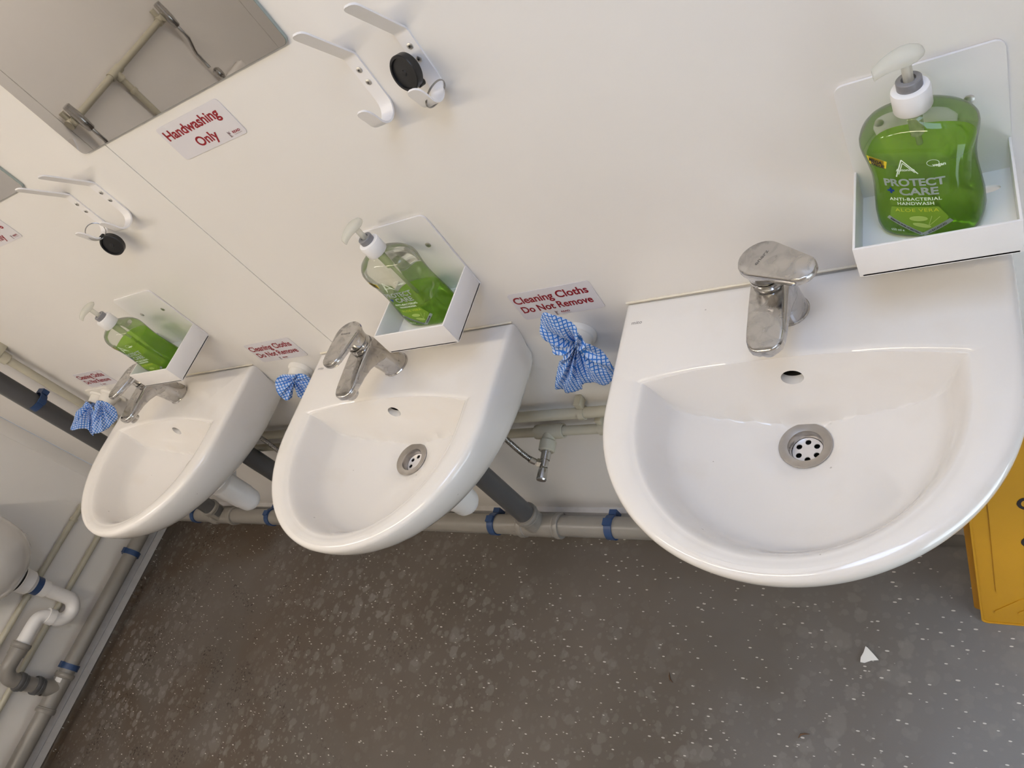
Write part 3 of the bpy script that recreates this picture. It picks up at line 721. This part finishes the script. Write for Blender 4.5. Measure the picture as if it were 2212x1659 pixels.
# ------------------------------------------------------------------ wall notices
def plate(w_, h, par, m='sign'):
    return prism(MB(), rrect(w_, h, .006), lambda s, q: (s, 0, q), lambda s, q: (s, -.0009, q)).build('plate', m, par)
def emblem(mb, x, z, h):
    """small line emblem: a tall leaning figure made of fine strokes"""
    def st(a, b, wd=.00045):
        d = (Vector(b) - Vector(a)).normalized(); n = Vector((-d.y, d.x)) * wd / 2
        mb.add([(x + (Vector(a) * h + n).x, -.0013, z + (Vector(a) * h + n).y), (x + (Vector(a) * h - n).x, -.0013, z + (Vector(a) * h - n).y), (x + (Vector(b) * h - n).x, -.0013, z + (Vector(b) * h - n).y), (x + (Vector(b) * h + n).x, -.0013, z + (Vector(b) * h + n).y)], [(0, 1, 2, 3)])
    for a, b in (((-.22, .5), (-.22, -.5)), ((-.12, .4), (-.12, -.5)), ((-.02, .3), (-.02, -.45)), ((-.25, .5), (.05, .22)), ((.05, .22), (.3, .5)), ((.02, .1), (.28, .1)), ((.02, .1), (.02, .3)), ((-.22, -.5), (.3, -.42)), ((.1, .25), (.25, .02))): st(a, b)
def make_sign(kind, x, z, w_, h, label, group):
    t = empty('notice_sign', (x, -.0003, z), label=label, cat='sign', group=group); plate(w_, h, t)
    def row(body, u0, u1, vb, ch, mb, bold=.024):
        v, f, wd = text2d(body, w_=(u1 - u0) * w_, h=ch, bold=bold); put(mb, v, f, lambda s, q: (-w_ / 2 + u0 * w_ + s, -.0012, h / 2 - vb * h + q))
    mb = MB()
    if kind == 'hand':
        row('Handwashing', .045, .885, .40, .0152, mb); row('Only', .335, .655, .835, .0148, mb)
        lg = (.790, .865, .838, .945, .880)
    else:
        row('Cleaning Cloths', .030, .935, .385, .0158, mb); row('Do Not Remove', .050, .920, .735, .0150, mb)
        lg = (.43, .905, .485, .590, .925)
    mb.build('lettering', 'red', t)
    e = MB(); emblem(e, -w_ / 2 + lg[0] * w_, h / 2 - lg[1] * h, .0095); e.build('logo', 'brown_ink', t)
    r = MB(); row('READ', lg[2], lg[3], lg[4], .0036, r, .03)
    ro = r.build('logo_lettering', 'red', t)
    s = MB(); row('Construction', lg[2] + .004, lg[3] + .006, lg[4] + .045, .0013, s, .0); s.build('logo_small_print', 'brown_ink', ro)
    return t
g1, g2 = 'handwashing notices under the mirrors', 'cleaning cloth notices between basins'
make_sign('hand', 1.2370, 1.3655, .155, .060, 'white Handwashing Only notice below the large mirror', g1)
make_sign('hand', .4960, 1.3655, .155, .060, 'white Handwashing Only notice cut off at the left edge of the photo', g1)
make_sign('cloth', 1.5810, .8835, .155, .067, 'white Cleaning Cloths notice with a bunched blue cloth poking over it', g2)
make_sign('cloth', .8560, .8835, .155, .065, 'white Cleaning Cloths notice between the middle and farthest basins', g2)
make_sign('cloth', .0700, .8960, .155, .065, 'white Cleaning Cloths notice left of the farthest basin, near the corner pipes', g2)

# ------------------------------------------------------------------ mirrors
def make_mirror(x0, x1, label):
    z0, z1 = 1.4130, 2.10; t = empty('wall_mirror', ((x0 + x1) / 2, 0, z0), label=label, cat='mirror', group='frameless wall mirrors')
    o = rrect(x1 - x0, z1 - z0, .008); zc = (z1 - z0) / 2
    prism(MB(), o, lambda s, q: (s, -.0005, zc + q), lambda s, q: (s, -.0048, zc + q)).build('backing', 'lab_grey', t)
    o2 = rrect(x1 - x0 - .001, z1 - z0 - .001, .008)
    prism(MB(), o2, lambda s, q: (s, -.0048, zc + q), lambda s, q: (s, -.0056, zc + q)).build('glass', 'mirror', t)
make_mirror(.9785, 1.4940, 'large frameless wall mirror reflecting beige pipework')
make_mirror(.2415, .7570, 'frameless wall mirror of which only a corner shows at left')

# ------------------------------------------------------------------ cloth holders and cloths
def holder_ring(mb, x, z, out=.036):
    mb.lathe([(0, .0305), (.005, .0300), (.010, .0272), (.011, .0245), (out - .003, .0215), (out, .0205), (out, .0165), (.012, .0150)], (x, -.0003, z), (0, -1, 0), 36)
    return mb
def make_holder(x, z, label):
    t = empty('cloth_holder', (x, 0, z), label=label, cat='cloth holder', group='white push-in cloth holders')
    holder_ring(MB(), 0, 0).build('socket', 'cream', t)
    MB().lathe([(0, .0168), (.001, .0168)], (0, -.014, 0), (0, -1, 0), 24).build('rubber_gaiter', 'rubber', t)
    return t
H1 = (1.582, .794); H2 = (.862, .806)
make_holder(*H1, 'white round cloth holder gripping the large bunched blue cloth')
make_holder(*H2, 'white round cloth holder beside the middle basin, blue cloth drooping from it')
t = empty('cloth_holder', (0, 0, .822), label='white double cloth holder on a flat plate near the corner pipes', cat='cloth holder', group='white push-in cloth holders')
prism(MB(), rrect(.135, .072, .012), lambda s, q: (s, -.0003, q), lambda s, q: (s, -.005, q)).build('plate', 'cream', t)
for dx in (-.030, .032): holder_ring(MB(), dx, 0, .034).build('socket', 'cream', t)

def catmull(pts, per):
    n = len(pts); out = []
    for i in range(n):
        p0, p1, p2, p3 = (Vector(pts[(i + k) % n]) for k in (-1, 0, 1, 2))
        for j in range(per):
            s = j / per; out.append(.5 * ((2 * p1) + (p2 - p0) * s + (2 * p0 - 5 * p1 + 4 * p2 - p3) * s * s + (3 * p1 - p0 - 3 * p2 + p3) * s ** 3))
    return out
def make_cloth(c, pts, plug, label, amp=.006, folds=13, rot=0, seed=1, bulge=.012, scale=135):
    """gathered cloth fanned out from a pinch point, the pinch pushed into its holder"""
    rnd = random.Random(seed); c = Vector(c); B = catmull(pts, 9); n = len(B); Mr = 26
    cen = sum(B, Vector()) / n; nrm = Vector((0, 0, 0))
    for i in range(n): nrm += (B[i] - c).cross(B[(i + 1) % n] - c)
    nrm.normalize()
    if nrm.y > 0: nrm = -nrm
    e1 = Vector((.85, -.3, .43)); e1 = (e1 - nrm * e1.dot(nrm)).normalized(); e2 = nrm.cross(e1)
    ph = [rnd.uniform(0, 6.28) for _ in range(4)]
    vs = []; uv = []; fs = []
    for j in range(Mr + 1):
        r = j / Mr
        for i in range(n):
            a = 2 * PI * i / n; p = c.lerp(B[i], r)
            k1 = math.sin(folds * a + ph[0] + .8 * math.sin(2 * a + ph[1])); k2 = math.sin(folds * 2.3 * a + ph[2] + 3 * r)
            env = math.sin(PI * min(1, r * 1.15) ** .7) if r < .87 else .35
            p = p + nrm * (amp * k1 * (.35 + env) * min(1, r * 5) + amp * .35 * k2 * env + bulge * math.sin(PI * min(1, r * .9)))
            if j == 0: p = c.copy()
            p += Vector((rnd.uniform(-1, 1), rnd.uniform(-1, 1), rnd.uniform(-1, 1))) * .0004
            vs.append(p); d = B[i] - c; L_ = d.length * (r ** .85)
            q_ = r ** .85
            uv.append((d.dot(e1) * q_ * scale, d.dot(e2) * q_ * scale * .8))
    for j in range(Mr):
        for i in range(n):
            i2 = (i + 1) % n; fs.append((j * n + i, j * n + i2, (j + 1) * n + i2, (j + 1) * n + i))
    # the tail pushed into the socket
    o = len(vs); pl = Vector(plug); ax = (pl - c); u = ax.normalized().orthogonal().normalized(); w_ = ax.normalized().cross(u)
    for j in range(5):
        for i in range(16):
            a = 2 * PI * i / 16; rr = (.003 + .010 * j / 4) * (1 + .18 * math.sin(5 * a)); q = c + ax * (j / 4) + (u * math.cos(a) + w_ * math.sin(a)) * rr
            vs.append(q); uv.append((i * .9, j * .9))
    for j in range(4):
        for i in range(16): fs.append((o + j * 16 + i, o + j * 16 + (i + 1) % 16, o + (j + 1) * 16 + (i + 1) % 16, o + (j + 1) * 16 + i))
    me = bpy.data.meshes.new('cleaning_cloth'); me.from_pydata([tuple(v) for v in vs], [], fs); me.update()
    ul = me.uv_layers.new(name='UVMap')
    for lp in me.loops: ul.data[lp.index].uv = uv[lp.vertex_index]
    finish(me, 180)
    ob = link('cleaning_cloth', me, 'cloth'); md = ob.modifiers.new('thickness', 'SOLIDIFY'); md.thickness = .0008
    return tag(ob, label, 'cloth', 'blue lattice cleaning cloths')
P1 = [(0.0, 0.096), (0.024, 0.063), (0.029, 0.041), (0.023, 0.014), (0.033, 0.005), (0.044, -0.042), (0.039, -0.076), (0.012, -0.104), (-0.017, -0.102), (-0.033, -0.097), (-0.047, -0.119), (-0.072, -0.119), (-0.082, -0.113), (-0.089, -0.099), (-0.049, -0.037), (-0.03, -0.018), (-0.04, -0.006), (-0.038, 0.011), (-0.036, 0.045), (-0.026, 0.067)]
make_cloth((1.614, -.058, .840), [(1.614 + a, -.070, .845 + b) for a, b in P1], (1.585, -.022, .797), 'blue and white lattice cloth bunched like a bow beside the nearest basin', amp=.0045, folds=11, seed=3)
make_cloth((.878, -.042, .822), [(.850, -.040, .842), (.885, -.036, .836), (.905, -.026, .815), (.905, -.035, .785), (.885, -.050, .762), (.868, -.062, .783), (.866, -.050, .806), (.862, -.052, .815), (.866, -.070, .800), (.860, -.084, .808), (.856, -.080, .828), (.852, -.062, .845)], (H2[0], -.020, H2[1]), 'blue lattice cloth drooping from the holder between the middle and farthest basins', amp=.003, folds=9, seed=5, bulge=.004)
make_cloth((-.022, -.045, .832), [(-.045, -.040, .842), (-.022, -.040, .850), (-.002, -.050, .835), (.004, -.075, .815), (.004, -.112, .796), (.000, -.122, .792), (-.006, -.112, .815), (-.022, -.130, .838), (-.034, -.122, .842), (-.045, -.075, .848)], (-.030, -.018, .822), 'blue lattice cloth on the left of the double holder', amp=.003, folds=9, seed=8, bulge=.006)
make_cloth((.034, -.045, .826), [(.012, -.042, .838), (.034, -.036, .842), (.056, -.034, .815), (.058, -.055, .782), (.044, -.090, .782), (.030, -.112, .790), (.014, -.118, .800), (.010, -.095, .815), (.010, -.065, .828)], (.032, -.018, .822), 'blue lattice cloth on the right of the double holder', amp=.003, folds=9, seed=9, bulge=.006)

# ------------------------------------------------------------------ pipework on the back wall
def sleeve(parent, p0, p1, r, m, name='coupling'):
    p0, p1 = Vector(p0), Vector(p1); L_ = (p1 - p0).length
    MB().lathe([(0, r), (0, r + .0045), (L_ * .1, r + .006), (L_ * .22, r + .006), (L_ * .28, r + .0032), (L_ * .72, r + .0032), (L_ * .78, r + .006), (L_ * .92, r + .006), (L_, r + .0045), (L_, r)], p0, p1 - p0, 36, caps=False).build(name, m, parent)
def socket(parent, p0, d, ln, r, m='grey', name='socket'):
    MB().lathe([(0, r), (0, r + .0055), (.003, r + .0070), (.012, r + .0070), (.015, r + .0052), (.018, r + .0060), (.020, r + .0032), (ln, r + .0026), (ln, r)], p0, d, 36, caps=False).build(name, m, parent)
def clamp(parent, p, ax, r, wall_dir, m='blue', wd=.020):
    """saddle clip: band round the pipe, latch and foot against the wall"""
    p, ax, wdn = Vector(p), Vector(ax).normalized(), Vector(wall_dir).normalized(); side = ax.cross(wdn)
    mb = MB(); mb.lathe([(-wd / 2, r + .0003), (-wd / 2, r + .004), (wd / 2, r + .004), (wd / 2, r + .0003)], p, ax, 36, caps=False)
    def bx(c, ha, hw, hs): 
        c = Vector(c); vs = [c + ax * ha * i + wdn * hw * j + side * hs * k for i in (-1, 1) for j in (-1, 1) for k in (-1, 1)]
        mb.add(vs, [(0, 1, 3, 2), (4, 6, 7, 5), (0, 4, 5, 1), (2, 3, 7, 6), (0, 2, 6, 4), (1, 5, 7, 3)])
    bx(p + wdn * (r + .008), wd / 2, .007, r * .55); bx(p + side * (r + .005), wd * .55, .009, .004); bx(p - side * (r + .004), wd * .55, .006, .003)
    mb.build('pipe_clamp', m, parent)
    MB().box((-1, -1, -1), (1, 1, 1))
RW = .0275
yM, zM = -.066, .118
wp = empty('waste_pipe', (XL + .1, yM, zM), label='grey horizontal waste pipe along the bottom of the back wall', cat='pipe')
def rel(o, p): return tuple(Vector(p) - o.location)
MB().tube([rel(wp, (XL + .03, yM, zM)), rel(wp, (2.02, yM, zM))], RW, 36).build('pipe_run', 'grey', wp)
for x in (1.345, .985, .005, -.455, .62): clamp(wp, rel(wp, (x, yM, zM)), (1, 0, 0), RW, (0, 1, 0))
TEES = (1.125, .388, -.285, 1.86)
for x in TEES:
    socket(wp, rel(wp, (x + .075, yM, zM)), (-1, 0, 0), .15, RW, name='tee_socket'); socket(wp, rel(wp, (x - .055, yM, zM)), (1, 0, 0), .05, RW, name='tee_socket')
def downpipe(x, x2, ztop, label, topx=None, m='dark'):
    t = empty('waste_downpipe', (x, yM, zM), label=label, cat='pipe', group='dark grey vertical waste pipes')
    pts = [(0, 0, RW + .004), (x2 - x, .002, ztop - zM)]
    MB().tube(pts, .0265, 32).build('pipe_run', m, t)
    socket(t, (0, 0, .075), (-(x2 - x) / (ztop - zM), 0, -1), .06, .0265, 'grey', 'branch_socket')
    return t
d2 = downpipe(1.125, 1.128, .60, 'dark grey vertical waste pipe below the middle basin')
d3 = downpipe(.388, .391, .62, 'dark grey vertical waste pipe below the farthest basin')
d4 = downpipe(-.285, -.0555, 2.415, 'dark grey riser pipe with a blue clip near the corner')
clamp(d4, rel(d4, (-.205, yM + .006, .905)), (.10, 0, 1), .0265, (0, 1, 0))
clamp(d4, rel(d4, (-.160, yM + .006, 1.085)), (.10, 0, 1), .0265, (0, 1, 0))
d1 = downpipe(1.86, 1.863, .60, 'dark grey vertical waste pipe behind the nearest basin')
# bottle traps under the basins
def make_trap(x, label):
    t = empty('bottle_trap', (x, -.2, .52), label=label, cat='trap', group='white bottle traps under the basins')
    MB().lathe([(.0, .012), (.003, .022), (.012, .0285), (.020, .0305), (.040, .0315), (.041, .0330), (.115, .0345), (.118, .0325), (.122, .0240), (.160, .0240)], (0, 0, 0), (0, 0, 1), 36).build('trap_body', 'white_plastic', t)
    MB().tube([(0, 0, .09), (-.03, .04, .092), (-.075, .10, .094), (-.096, .132, .094)], .019, 24).build('outlet_arm', 'white_plastic', t)
    MB().lathe([(0, .024), (.002, .027), (.020, .027), (.022, .024)], (0, 0, .125), (0, 0, 1), 24).build('lock_nut', 'white_plastic', t)
    return t
make_trap(B1X, 'white bottle trap under the nearest basin, behind its rim')
make_trap(B2X, 'white rounded bottle trap showing under the middle basin')
make_trap(B3X, 'white bottle trap under the farthest basin, most of it in view')
# beige supply pipes
def clip(parent, p, ax, r):
    p = Vector(p); ax = Vector(ax).normalized(); mb = MB()
    mb.lathe([(-.006, r + .0003), (-.006, r + .003), (.006, r + .003), (.006, r + .0003)], p, ax, 24, caps=False); mb.build('pipe_clip', 'beige', parent)
def clip_arm(parent, a, b):
    MB().box(a, b, .001).build('clip_arm', 'beige', parent)
up = empty('supply_pipe', (-.1, -.024, .581), label='upper of the two beige supply pipes running behind the basins', cat='pipe', group='beige supply pipes on the back wall')
MB().tube([rel(up, (-.12, -.024, .581)), rel(up, (2.3, -.024, .581))], .0115, 24).build('pipe_run', 'beige', up)
lw = empty('supply_pipe', (-.1, -.024, .518), label='lower of the two beige supply pipes, with tees and isolating valves', cat='pipe', group='beige supply pipes on the back wall')
MB().tube([rel(lw, (-.05, -.024, .518)), rel(lw, (2.3, -.024, .518))], .0105, 24).build('pipe_run', 'beige', lw)
for x in (1.485, .745, .05): 
    clip(up, rel(up, (x, -.024, .581)), (1, 0, 0), .0115); clip_arm(up, rel(up, (x - .007, -.024, .591)), rel(up, (x + .007, -.0005, .611)))
for x in (1.50, .760, .03):
    clip(lw, rel(lw, (x, -.024, .518)), (1, 0, 0), .0105); clip_arm(lw, rel(lw, (x - .007, -.024, .528)), rel(lw, (x + .007, -.0005, .547)))
# corner riser feeding them
ri = empty('supply_riser', (-.115, -.026, .581), label='beige supply riser beside the dark grey riser near the corner', cat='pipe')
MB().tube([(-.005, 0, 0), (.010, 0, .48), (.052, 0, 1.835)], .0115, 24).build('pipe_run', 'beige', ri)
MB().lathe([(0, .0115), (.001, .0165), (.028, .0165), (.030, .015)], (.010, 0, .475), (0, 0, 1), 24).build('elbow_collar', 'beige', ri)
MB().box((-.010, -.012, .50), (.030, .029, .526), .003).build('pipe_clip', 'beige', ri)
VX = (1.374, .640, 2.106)
def make_valve(x, bx, label):
    # tee on the pipe (beige) belongs to the pipe; valve and hose are their own things
    MB().lathe([(-.034, .0115), (-.034, .0155), (-.022, .0165), (.022, .0165), (.034, .0155), (.034, .0115)], rel(lw, (x, -.024, .518)), (1, 0, 0), 28, caps=False).build('tee_fitting', 'beige', lw)
    MB().lathe([(.0, .0145), (.020, .0145), (.024, .0175), (.044, .0175), (.046, .015)], rel(lw, (x, -.024, .518)), (0, -1, -.12), 28).build('tee_branch', 'beige', lw)
    t = empty('isolating_valve', (x, -.069, .5125), label=label, cat='valve', group='chrome isolating valves under the basins')
    ax = (0, -1, -.12)
    MB().lathe([(0, .0105), (.020, .0105), (.021, .0088), (.036, .0088)], (0, 0, 0), ax, 24).build('valve_body', 'chrome2', t)
    MB().lathe([(.034, .0065), (.038, .0085), (.041, .0098), (.062, .0112), (.065, .0100), (.066, .004)], (0, 0, 0), ax, 14).build('valve_knob', 'chrome2', t, 20)
    MB().lathe([(0, .0098), (.010, .0098), (.011, .0075), (.018, .0075)], (-.006, -.027, -.003), (-.85, .0, .45), 6).build('outlet_nut', 'chrome2', t, 20)
    p0 = Vector((-.018, -.027, .004)); tgt = Vector((bx - x + .012, .007, .690 - .5125))
    pts = []
    q0, q1, q2, q3 = p0, p0 + Vector((-.030, .0, .045)), Vector((-.055, .010, .165)), tgt
    for i in range(25):
        s = i / 24; pts.append(q0 * (1 - s) ** 3 + q1 * 3 * s * (1 - s) ** 2 + q2 * 3 * s * s * (1 - s) + q3 * s ** 3)
    MB().tube(pts, .0058, 16).build('braided_hose', 'braid', t)
    MB().lathe([(0, .0072), (.014, .0072)], pts[0], pts[1] - pts[0], 20).build('hose_ferrule', 'chrome2', t)
make_valve(VX[0], B2X, 'chrome isolating valve with braided hose between the middle and nearest basins')
make_valve(VX[1], B3X, 'chrome isolating valve half hidden between the farthest and middle basins')

# ------------------------------------------------------------------ left wall: waste, supplies, urinals
def along_y(name, x, z, y0, y1, r, m, label, grp=None):
    t = empty(name, (x, 0, z), label=label, cat='pipe', group=grp)
    MB().tube([(0, y0, 0), (0, y1, 0)], r, 32).build('pipe_run', m, t); return t
xs = XL + .056
lp = along_y('waste_pipe', xs, .128, -2.6, -.095, RW, 'grey', 'grey waste pipe along the foot of the left wall')
for y in (-.690, -.245, -1.45): clamp(lp, (0, y, 0), (0, 1, 0), RW, (-1, 0, 0))
for y in (-.775, -1.485, -2.185):
    socket(lp, (0, y + .062, 0), (0, -1, 0), .125, RW, name='tee_socket'); socket(lp, (0, y - .078, 0), (0, 1, 0), .03, RW, name='tee_socket')
    MB().lathe([(0, .0295), (.055, .0295)], (0, y + .008, 0), (0, -.18, 1), 32, caps=False).build('tee_branch', 'grey', lp)
MB().grid([[(RW * 1.13 * math.cos(a), y, RW * 1.13 * math.sin(a)) for a in [.55 + .75 * k / 6 for k in range(7)]] for y in (-.722, -.748)]).build('sticker', 'paper', lp)
sb = [along_y('supply_pipe', XL + .017, z, -2.6, y1, .0108, 'beige', lab, 'beige supply pipes on the left wall') for z, y1, lab in ((.380, -.150, 'upper beige supply pipe running low along the left wall'), (.262, -.100, 'lower beige supply pipe running low along the left wall'))]
for y in (-.520, -.215, -1.3): clip(sb[0], (0, y, 0), (0, 1, 0), .0108)
for y in (-.575, -.95, -1.4): clip(sb[1], (0, y, 0), (0, 1, 0), .0108)

def urinal_mesh():
    rows = []; n = 48
    for z, hw, dep in ((.470, .030, .085), (.475, .055, .125), (.490, .092, .175), (.520, .128, .225), (.570, .152, .268), (.63, .163, .292), (.69, .166, .300), (.705, .166, .300)):
        rows.append([(0.0 if k in (0, n - 1) else dep * math.sin(PI * k / (n - 1)) ** .62, hw * math.cos(PI * k / (n - 1)), z) for k in range(n)])
    rim = rows[-1]
    def inset(r, d, z): return [(max(.05, p[0] - d) if 0 < k < n - 1 else .05, p[1] * (1 - d / .17), z) for k, p in enumerate(r)]
    mb = MB().grid(rows); mb.f.append(tuple(range(n - 1, -1, -1)))
    mb.grid([rim, inset(rim, .012, .715), inset(rim, .026, .705), inset(rim, .05, .63), inset(rim, .09, .56), inset(rim, .14, .53)])
    mb.box((0, -.160, .70), (.060, .160, .86), .02); mb.box((.0, -.150, .50), (.05, .150, .72), .01)
    return mb.mesh('urinal', 45)
UM = urinal_mesh()
def make_urinal(y, label, first):
    t = empty('urinal', (XL, y, 0), label=label, cat='urinal', group='white urinals on the left wall'); link('bowl', UM, 'ceramic', t)
    MB().lathe([(0, .0125), (.010, .0125), (.020, .019), (.040, .021), (.058, .018), (.066, .008)], (.035, 0, .855), (0, 0, 1), 24).build('spreader_inlet', 'chrome2', t)
    return t
UY = (-.478, -1.178, -1.878)
make_urinal(UY[0], 'white urinal on the left wall whose rounded base shows at left edge', True)
make_urinal(UY[1], 'white urinal on the left wall beyond the camera, second from the corner', False)
make_urinal(UY[2], 'white urinal on the left wall seen in the mirror, farthest from the corner', False)
def make_utrap(y, label):
    x = XL + .075
    t = empty('urinal_trap', (x, y, .47), label=label, cat='trap', group='white urinal traps')
    r = .0240
    MB().lathe([(0, .046), (.004, .047), (.006, .044), (.040, .0415), (.046, .036), (.056, .030)], (0, 0, -.008), (0, 0, -1), 32).build('tail_nut', 'white_plastic', t)
    MB().lathe([(0, .046), (.008, .046)], (0, 0, -.001), (0, 0, -1), 32).build('washer', 'rubber', t)
    MB().lathe([(0, .0325), (.022, .0325)], (0, 0, -.062), (0, 0, -1), 28).build('locking_ring', 'blue', t)
    p = [(0, 0, -.06), (0, 0, -.10), (0, 0, -.185)] + arc((0, -.040, -.195), .040, 0, -PI, 14)[1:] + [(0, -.080, -.17)]
    q = arc((0, -.112, -.168), .032, 0, PI / 2, 8); 
    MB().tube(p, r, 28).build('u_bend', 'white_plastic', t)
    MB().tube([(0, -.080, -.185)] + q + [(0, -.205, -.136)], r * .95, 28).build('outlet_bend', 'white_plastic', t)
    MB().lathe([(0, .0300), (.026, .0300)], (0, 0, -.085), (0, 0, -1), 28).build('coupling', 'white_plastic', t)
    MB().lathe([(0, .0285), (.026, .0285)], (0, -.0795, -.160), (0, 0, -1), 28).build('coupling', 'white_plastic', t)
    # grey elbow down to the tee
    dx = xs - x
    e = MB(); e.tube([(0, -.195, -.136), (dx * .1, -.255, -.136)] + [(dx * (.15 + .3 * k / 8), -.262 - .040 * math.sin(PI / 2 * k / 8), -.176 + .040 * math.cos(PI / 2 * k / 8)) for k in range(9)] + [(dx * .8, -.300, -.245), (dx, -.297, -.30)], .0255, 32); e.build('elbow', 'grey', t)
    socket(t, (0, -.185, -.136), (0, -1, 0), .045, .0255, 'grey', 'elbow_socket')
    socket(t, (dx * .45, -.302, -.190), (0, 0, -1), .03, .0255, 'dark', 'elbow_socket')
    socket(t, (dx * .85, -.299, -.255), (0, 0, -1), .03, .0255, 'dark', 'elbow_socket')
    return t
make_utrap(UY[0], 'white U-bend trap with grey elbow below the urinal at left edge')
make_utrap(UY[1], 'white U-bend trap below the second urinal from the corner')
make_utrap(UY[2], 'white U-bend trap below the urinal farthest from the corner')
# flush supply seen in the mirror
fx = XL + .030
fp = empty('flush_pipe', (fx, -1.46, 1.205), label='beige flush supply pipe with a tee, seen in the mirror', cat='pipe')
MB().tube([(0, .325, 0), (0, -.385, 0)], .0145, 28).build('pipe_run', 'beige', fp)
MB().tube([(0, 0, 0), (0, 0, -.30), (0, 0, -.79)], .0135, 28).build('drop_pipe', 'beige', fp)
MB().lathe([(-.036, .019), (.036, .019)], (0, 0, 0), (0, 1, 0), 28).build('tee_fitting', 'beige', fp)
MB().lathe([(0, .018), (.036, .018)], (0, 0, 0), (0, 0, -1), 28).build('tee_fitting', 'beige', fp)
MB().lathe([(0, .017), (.014, .017)], (0, 0, -.085), (0, 0, -1), 28).build('pipe_clip', 'beige', fp); MB().box((-.029, -.02, -.10), (-.01, .0, -.08), .002).build('clip_foot', 'beige', fp)
for s in (.325, -.385):
    MB().lathe([(-.02, .020), (.02, .020)], (0, s, 0), (0, 1, 0), 28).build('elbow_fitting', 'beige', fp)
    MB().lathe([(0, .0175), (.030, .0175)], (0, s, 0), (1, 0, 0), 28).build('elbow_fitting', 'beige', fp)
    MB().lathe([(0, .012), (.05, .012)], (0, s, .0), (0, 0, 1), 20).build('pipe_clip', 'beige', fp)
def make_flush(y, label):
    t = empty('flush_valve', (XL + .068, y, 1.20), label=label, cat='valve', group='chrome urinal flush valves')
    MB().lathe([(-.055, .012), (-.05, .0155), (-.01, .0185), (.02, .0185), (.042, .0165), (.062, .0160), (.064, .012)], (0, 0, 0), (0, 0, 1), 28).build('valve_body', 'chrome2', t)
    MB().lathe([(0, .010), (.045, .010)], (0, 0, 0), (-1, 0, 0), 20).build('inlet', 'chrome2', t)
    MB().tube([(0, 0, -.05), (0, 0, -.115), (-.010, 0, -.135), (-.026, 0, -.165), (-.033, 0, -.185), (-.033, 0, -.262)], .0075, 18).build('flush_tube', 'chrome2', t)
for y, l in zip((-1.150, -1.860), ('chrome flush valve at the nearer end of the beige flush pipe, in the mirror', 'chrome flush valve at the far end of the beige flush pipe, in the mirror')): make_flush(y, l)

# ------------------------------------------------------------------ yellow floor sign
fs = empty('floor_sign', (2.1035, -.178, 0), label='yellow folding wet floor sign leaning on the wall behind the nearest basin', cat='floor sign')
lean = .15; SW, SH = .275, .60; kk = math.sqrt(1 + lean * lean)
def sp_(s, q, d): return (s + .011 * q / .35 if False else s + .02 * q, lean * q / kk - d, q / kk + .0005 + d * lean * .2)
o = [(p[0] + SW / 2, p[1] + SH / 2) for p in rrect(SW, SH, .012)]
prism(MB(), o, lambda s, q: sp_(s, q, 0), lambda s, q: sp_(s, q, .007)).build('front_panel', 'yellow', fs)
rim = MB(); v, f = curve_fill([o, [(p[0] + SW / 2, p[1] + SH / 2) for p in rrect(SW - .006, SH - .006, .010)]], .001); rim.add([sp_(p[0], p[1], .0085 + p[2]) for p in v], f); rim.build('edge_rim', 'yellow', fs)
o2 = [(p[0] + SW / 2, p[1] + .345) for p in rrect(SW - .055, .46, .010)]
prism(MB(), o2, lambda s, q: sp_(s, q, .0065), lambda s, q: sp_(s, q, .0085)).build('raised_field', 'yellow', fs)
o3 = [(p[0] + SW / 2 - .010, p[1] + SH / 2 + .016) for p in rrect(SW, SH, .012)]
prism(MB(), o3, lambda s, q: sp_(s, q, -.008), lambda s, q: sp_(s, q, -.016)).build('rear_panel', 'yellow', fs)
mb = MB()
for k in range(6):
    x0 = .030 + .036 * k
    n = 8; p0 = Vector((x0, .045)); p1 = Vector((x0 + .038, .092)); d = (p1 - p0).normalized(); nn = Vector((-d.y, d.x)) * .0075
    ol = [tuple(p1 + d * .0075 * math.sin(a) + nn * -math.cos(a) ) for a in [PI * i / n for i in range(n + 1)]] + [tuple(p0 - d * .0075 * math.sin(a) + nn * math.cos(a)) for a in [PI * i / n for i in range(n + 1)]]
    prism(mb, ol, lambda s, q: sp_(s, q, .0065), lambda s, q: sp_(s, q, .0082))
mb.build('grip_ribs', 'yellow', fs)
mb = MB()
for body, zz, x0, w_ in (('CAUTION', .402, .065, .15), ('CUIDADO', .292, .068, .15)):
    v, f, wd = text2d(body, w_=w_, h=.030, bold=.03); put(mb, v, f, lambda s, q: sp_(x0 + s, zz + q - .015, .0089))
mb.build('lettering', 'ink', fs)

# ------------------------------------------------------------------ litter on the floor
o = [(-.016, -.010), (-.009, -.012), (.004, -.009), (.018, -.010), (.012, .002), (.004, .016), (.001, .019), (-.006, .008), (-.013, -.001)]
prism(MB(), o, lambda s, q: (s, q, .0006), lambda s, q: (s, q, .0016 + .003 * abs(math.sin(90 * s + 40 * q)))).build('torn_paper', 'paper')
tp = bpy.data.objects['torn_paper']; tp.location = (1.905, -.276, 0); tp.rotation_euler = (0, 0, .25); tag(tp, 'small torn triangle of white paper on the floor', 'paper scrap')
for i, (x, y, rz, lab) in enumerate(((1.790, -.445, .6, 'curled brown leaf fragment on the floor near the photo bottom edge'), (1.500, -.375, 2.2, 'tiny brown leaf shred on the floor left of the torn paper'))):
    mb = MB(); mb.tube([(-.012, 0, .001), (-.004, .003, .0025), (.004, .001, .002), (.012, -.003, .001)], [.0005, .0018, .0016, .0004], 8)
    lf = mb.build('leaf_fragment', 'leaf'); lf.location = (x, y, .0006); lf.rotation_euler = (0, 0, rz); tag(lf, lab, 'leaf', 'bits of dry leaf on the floor')
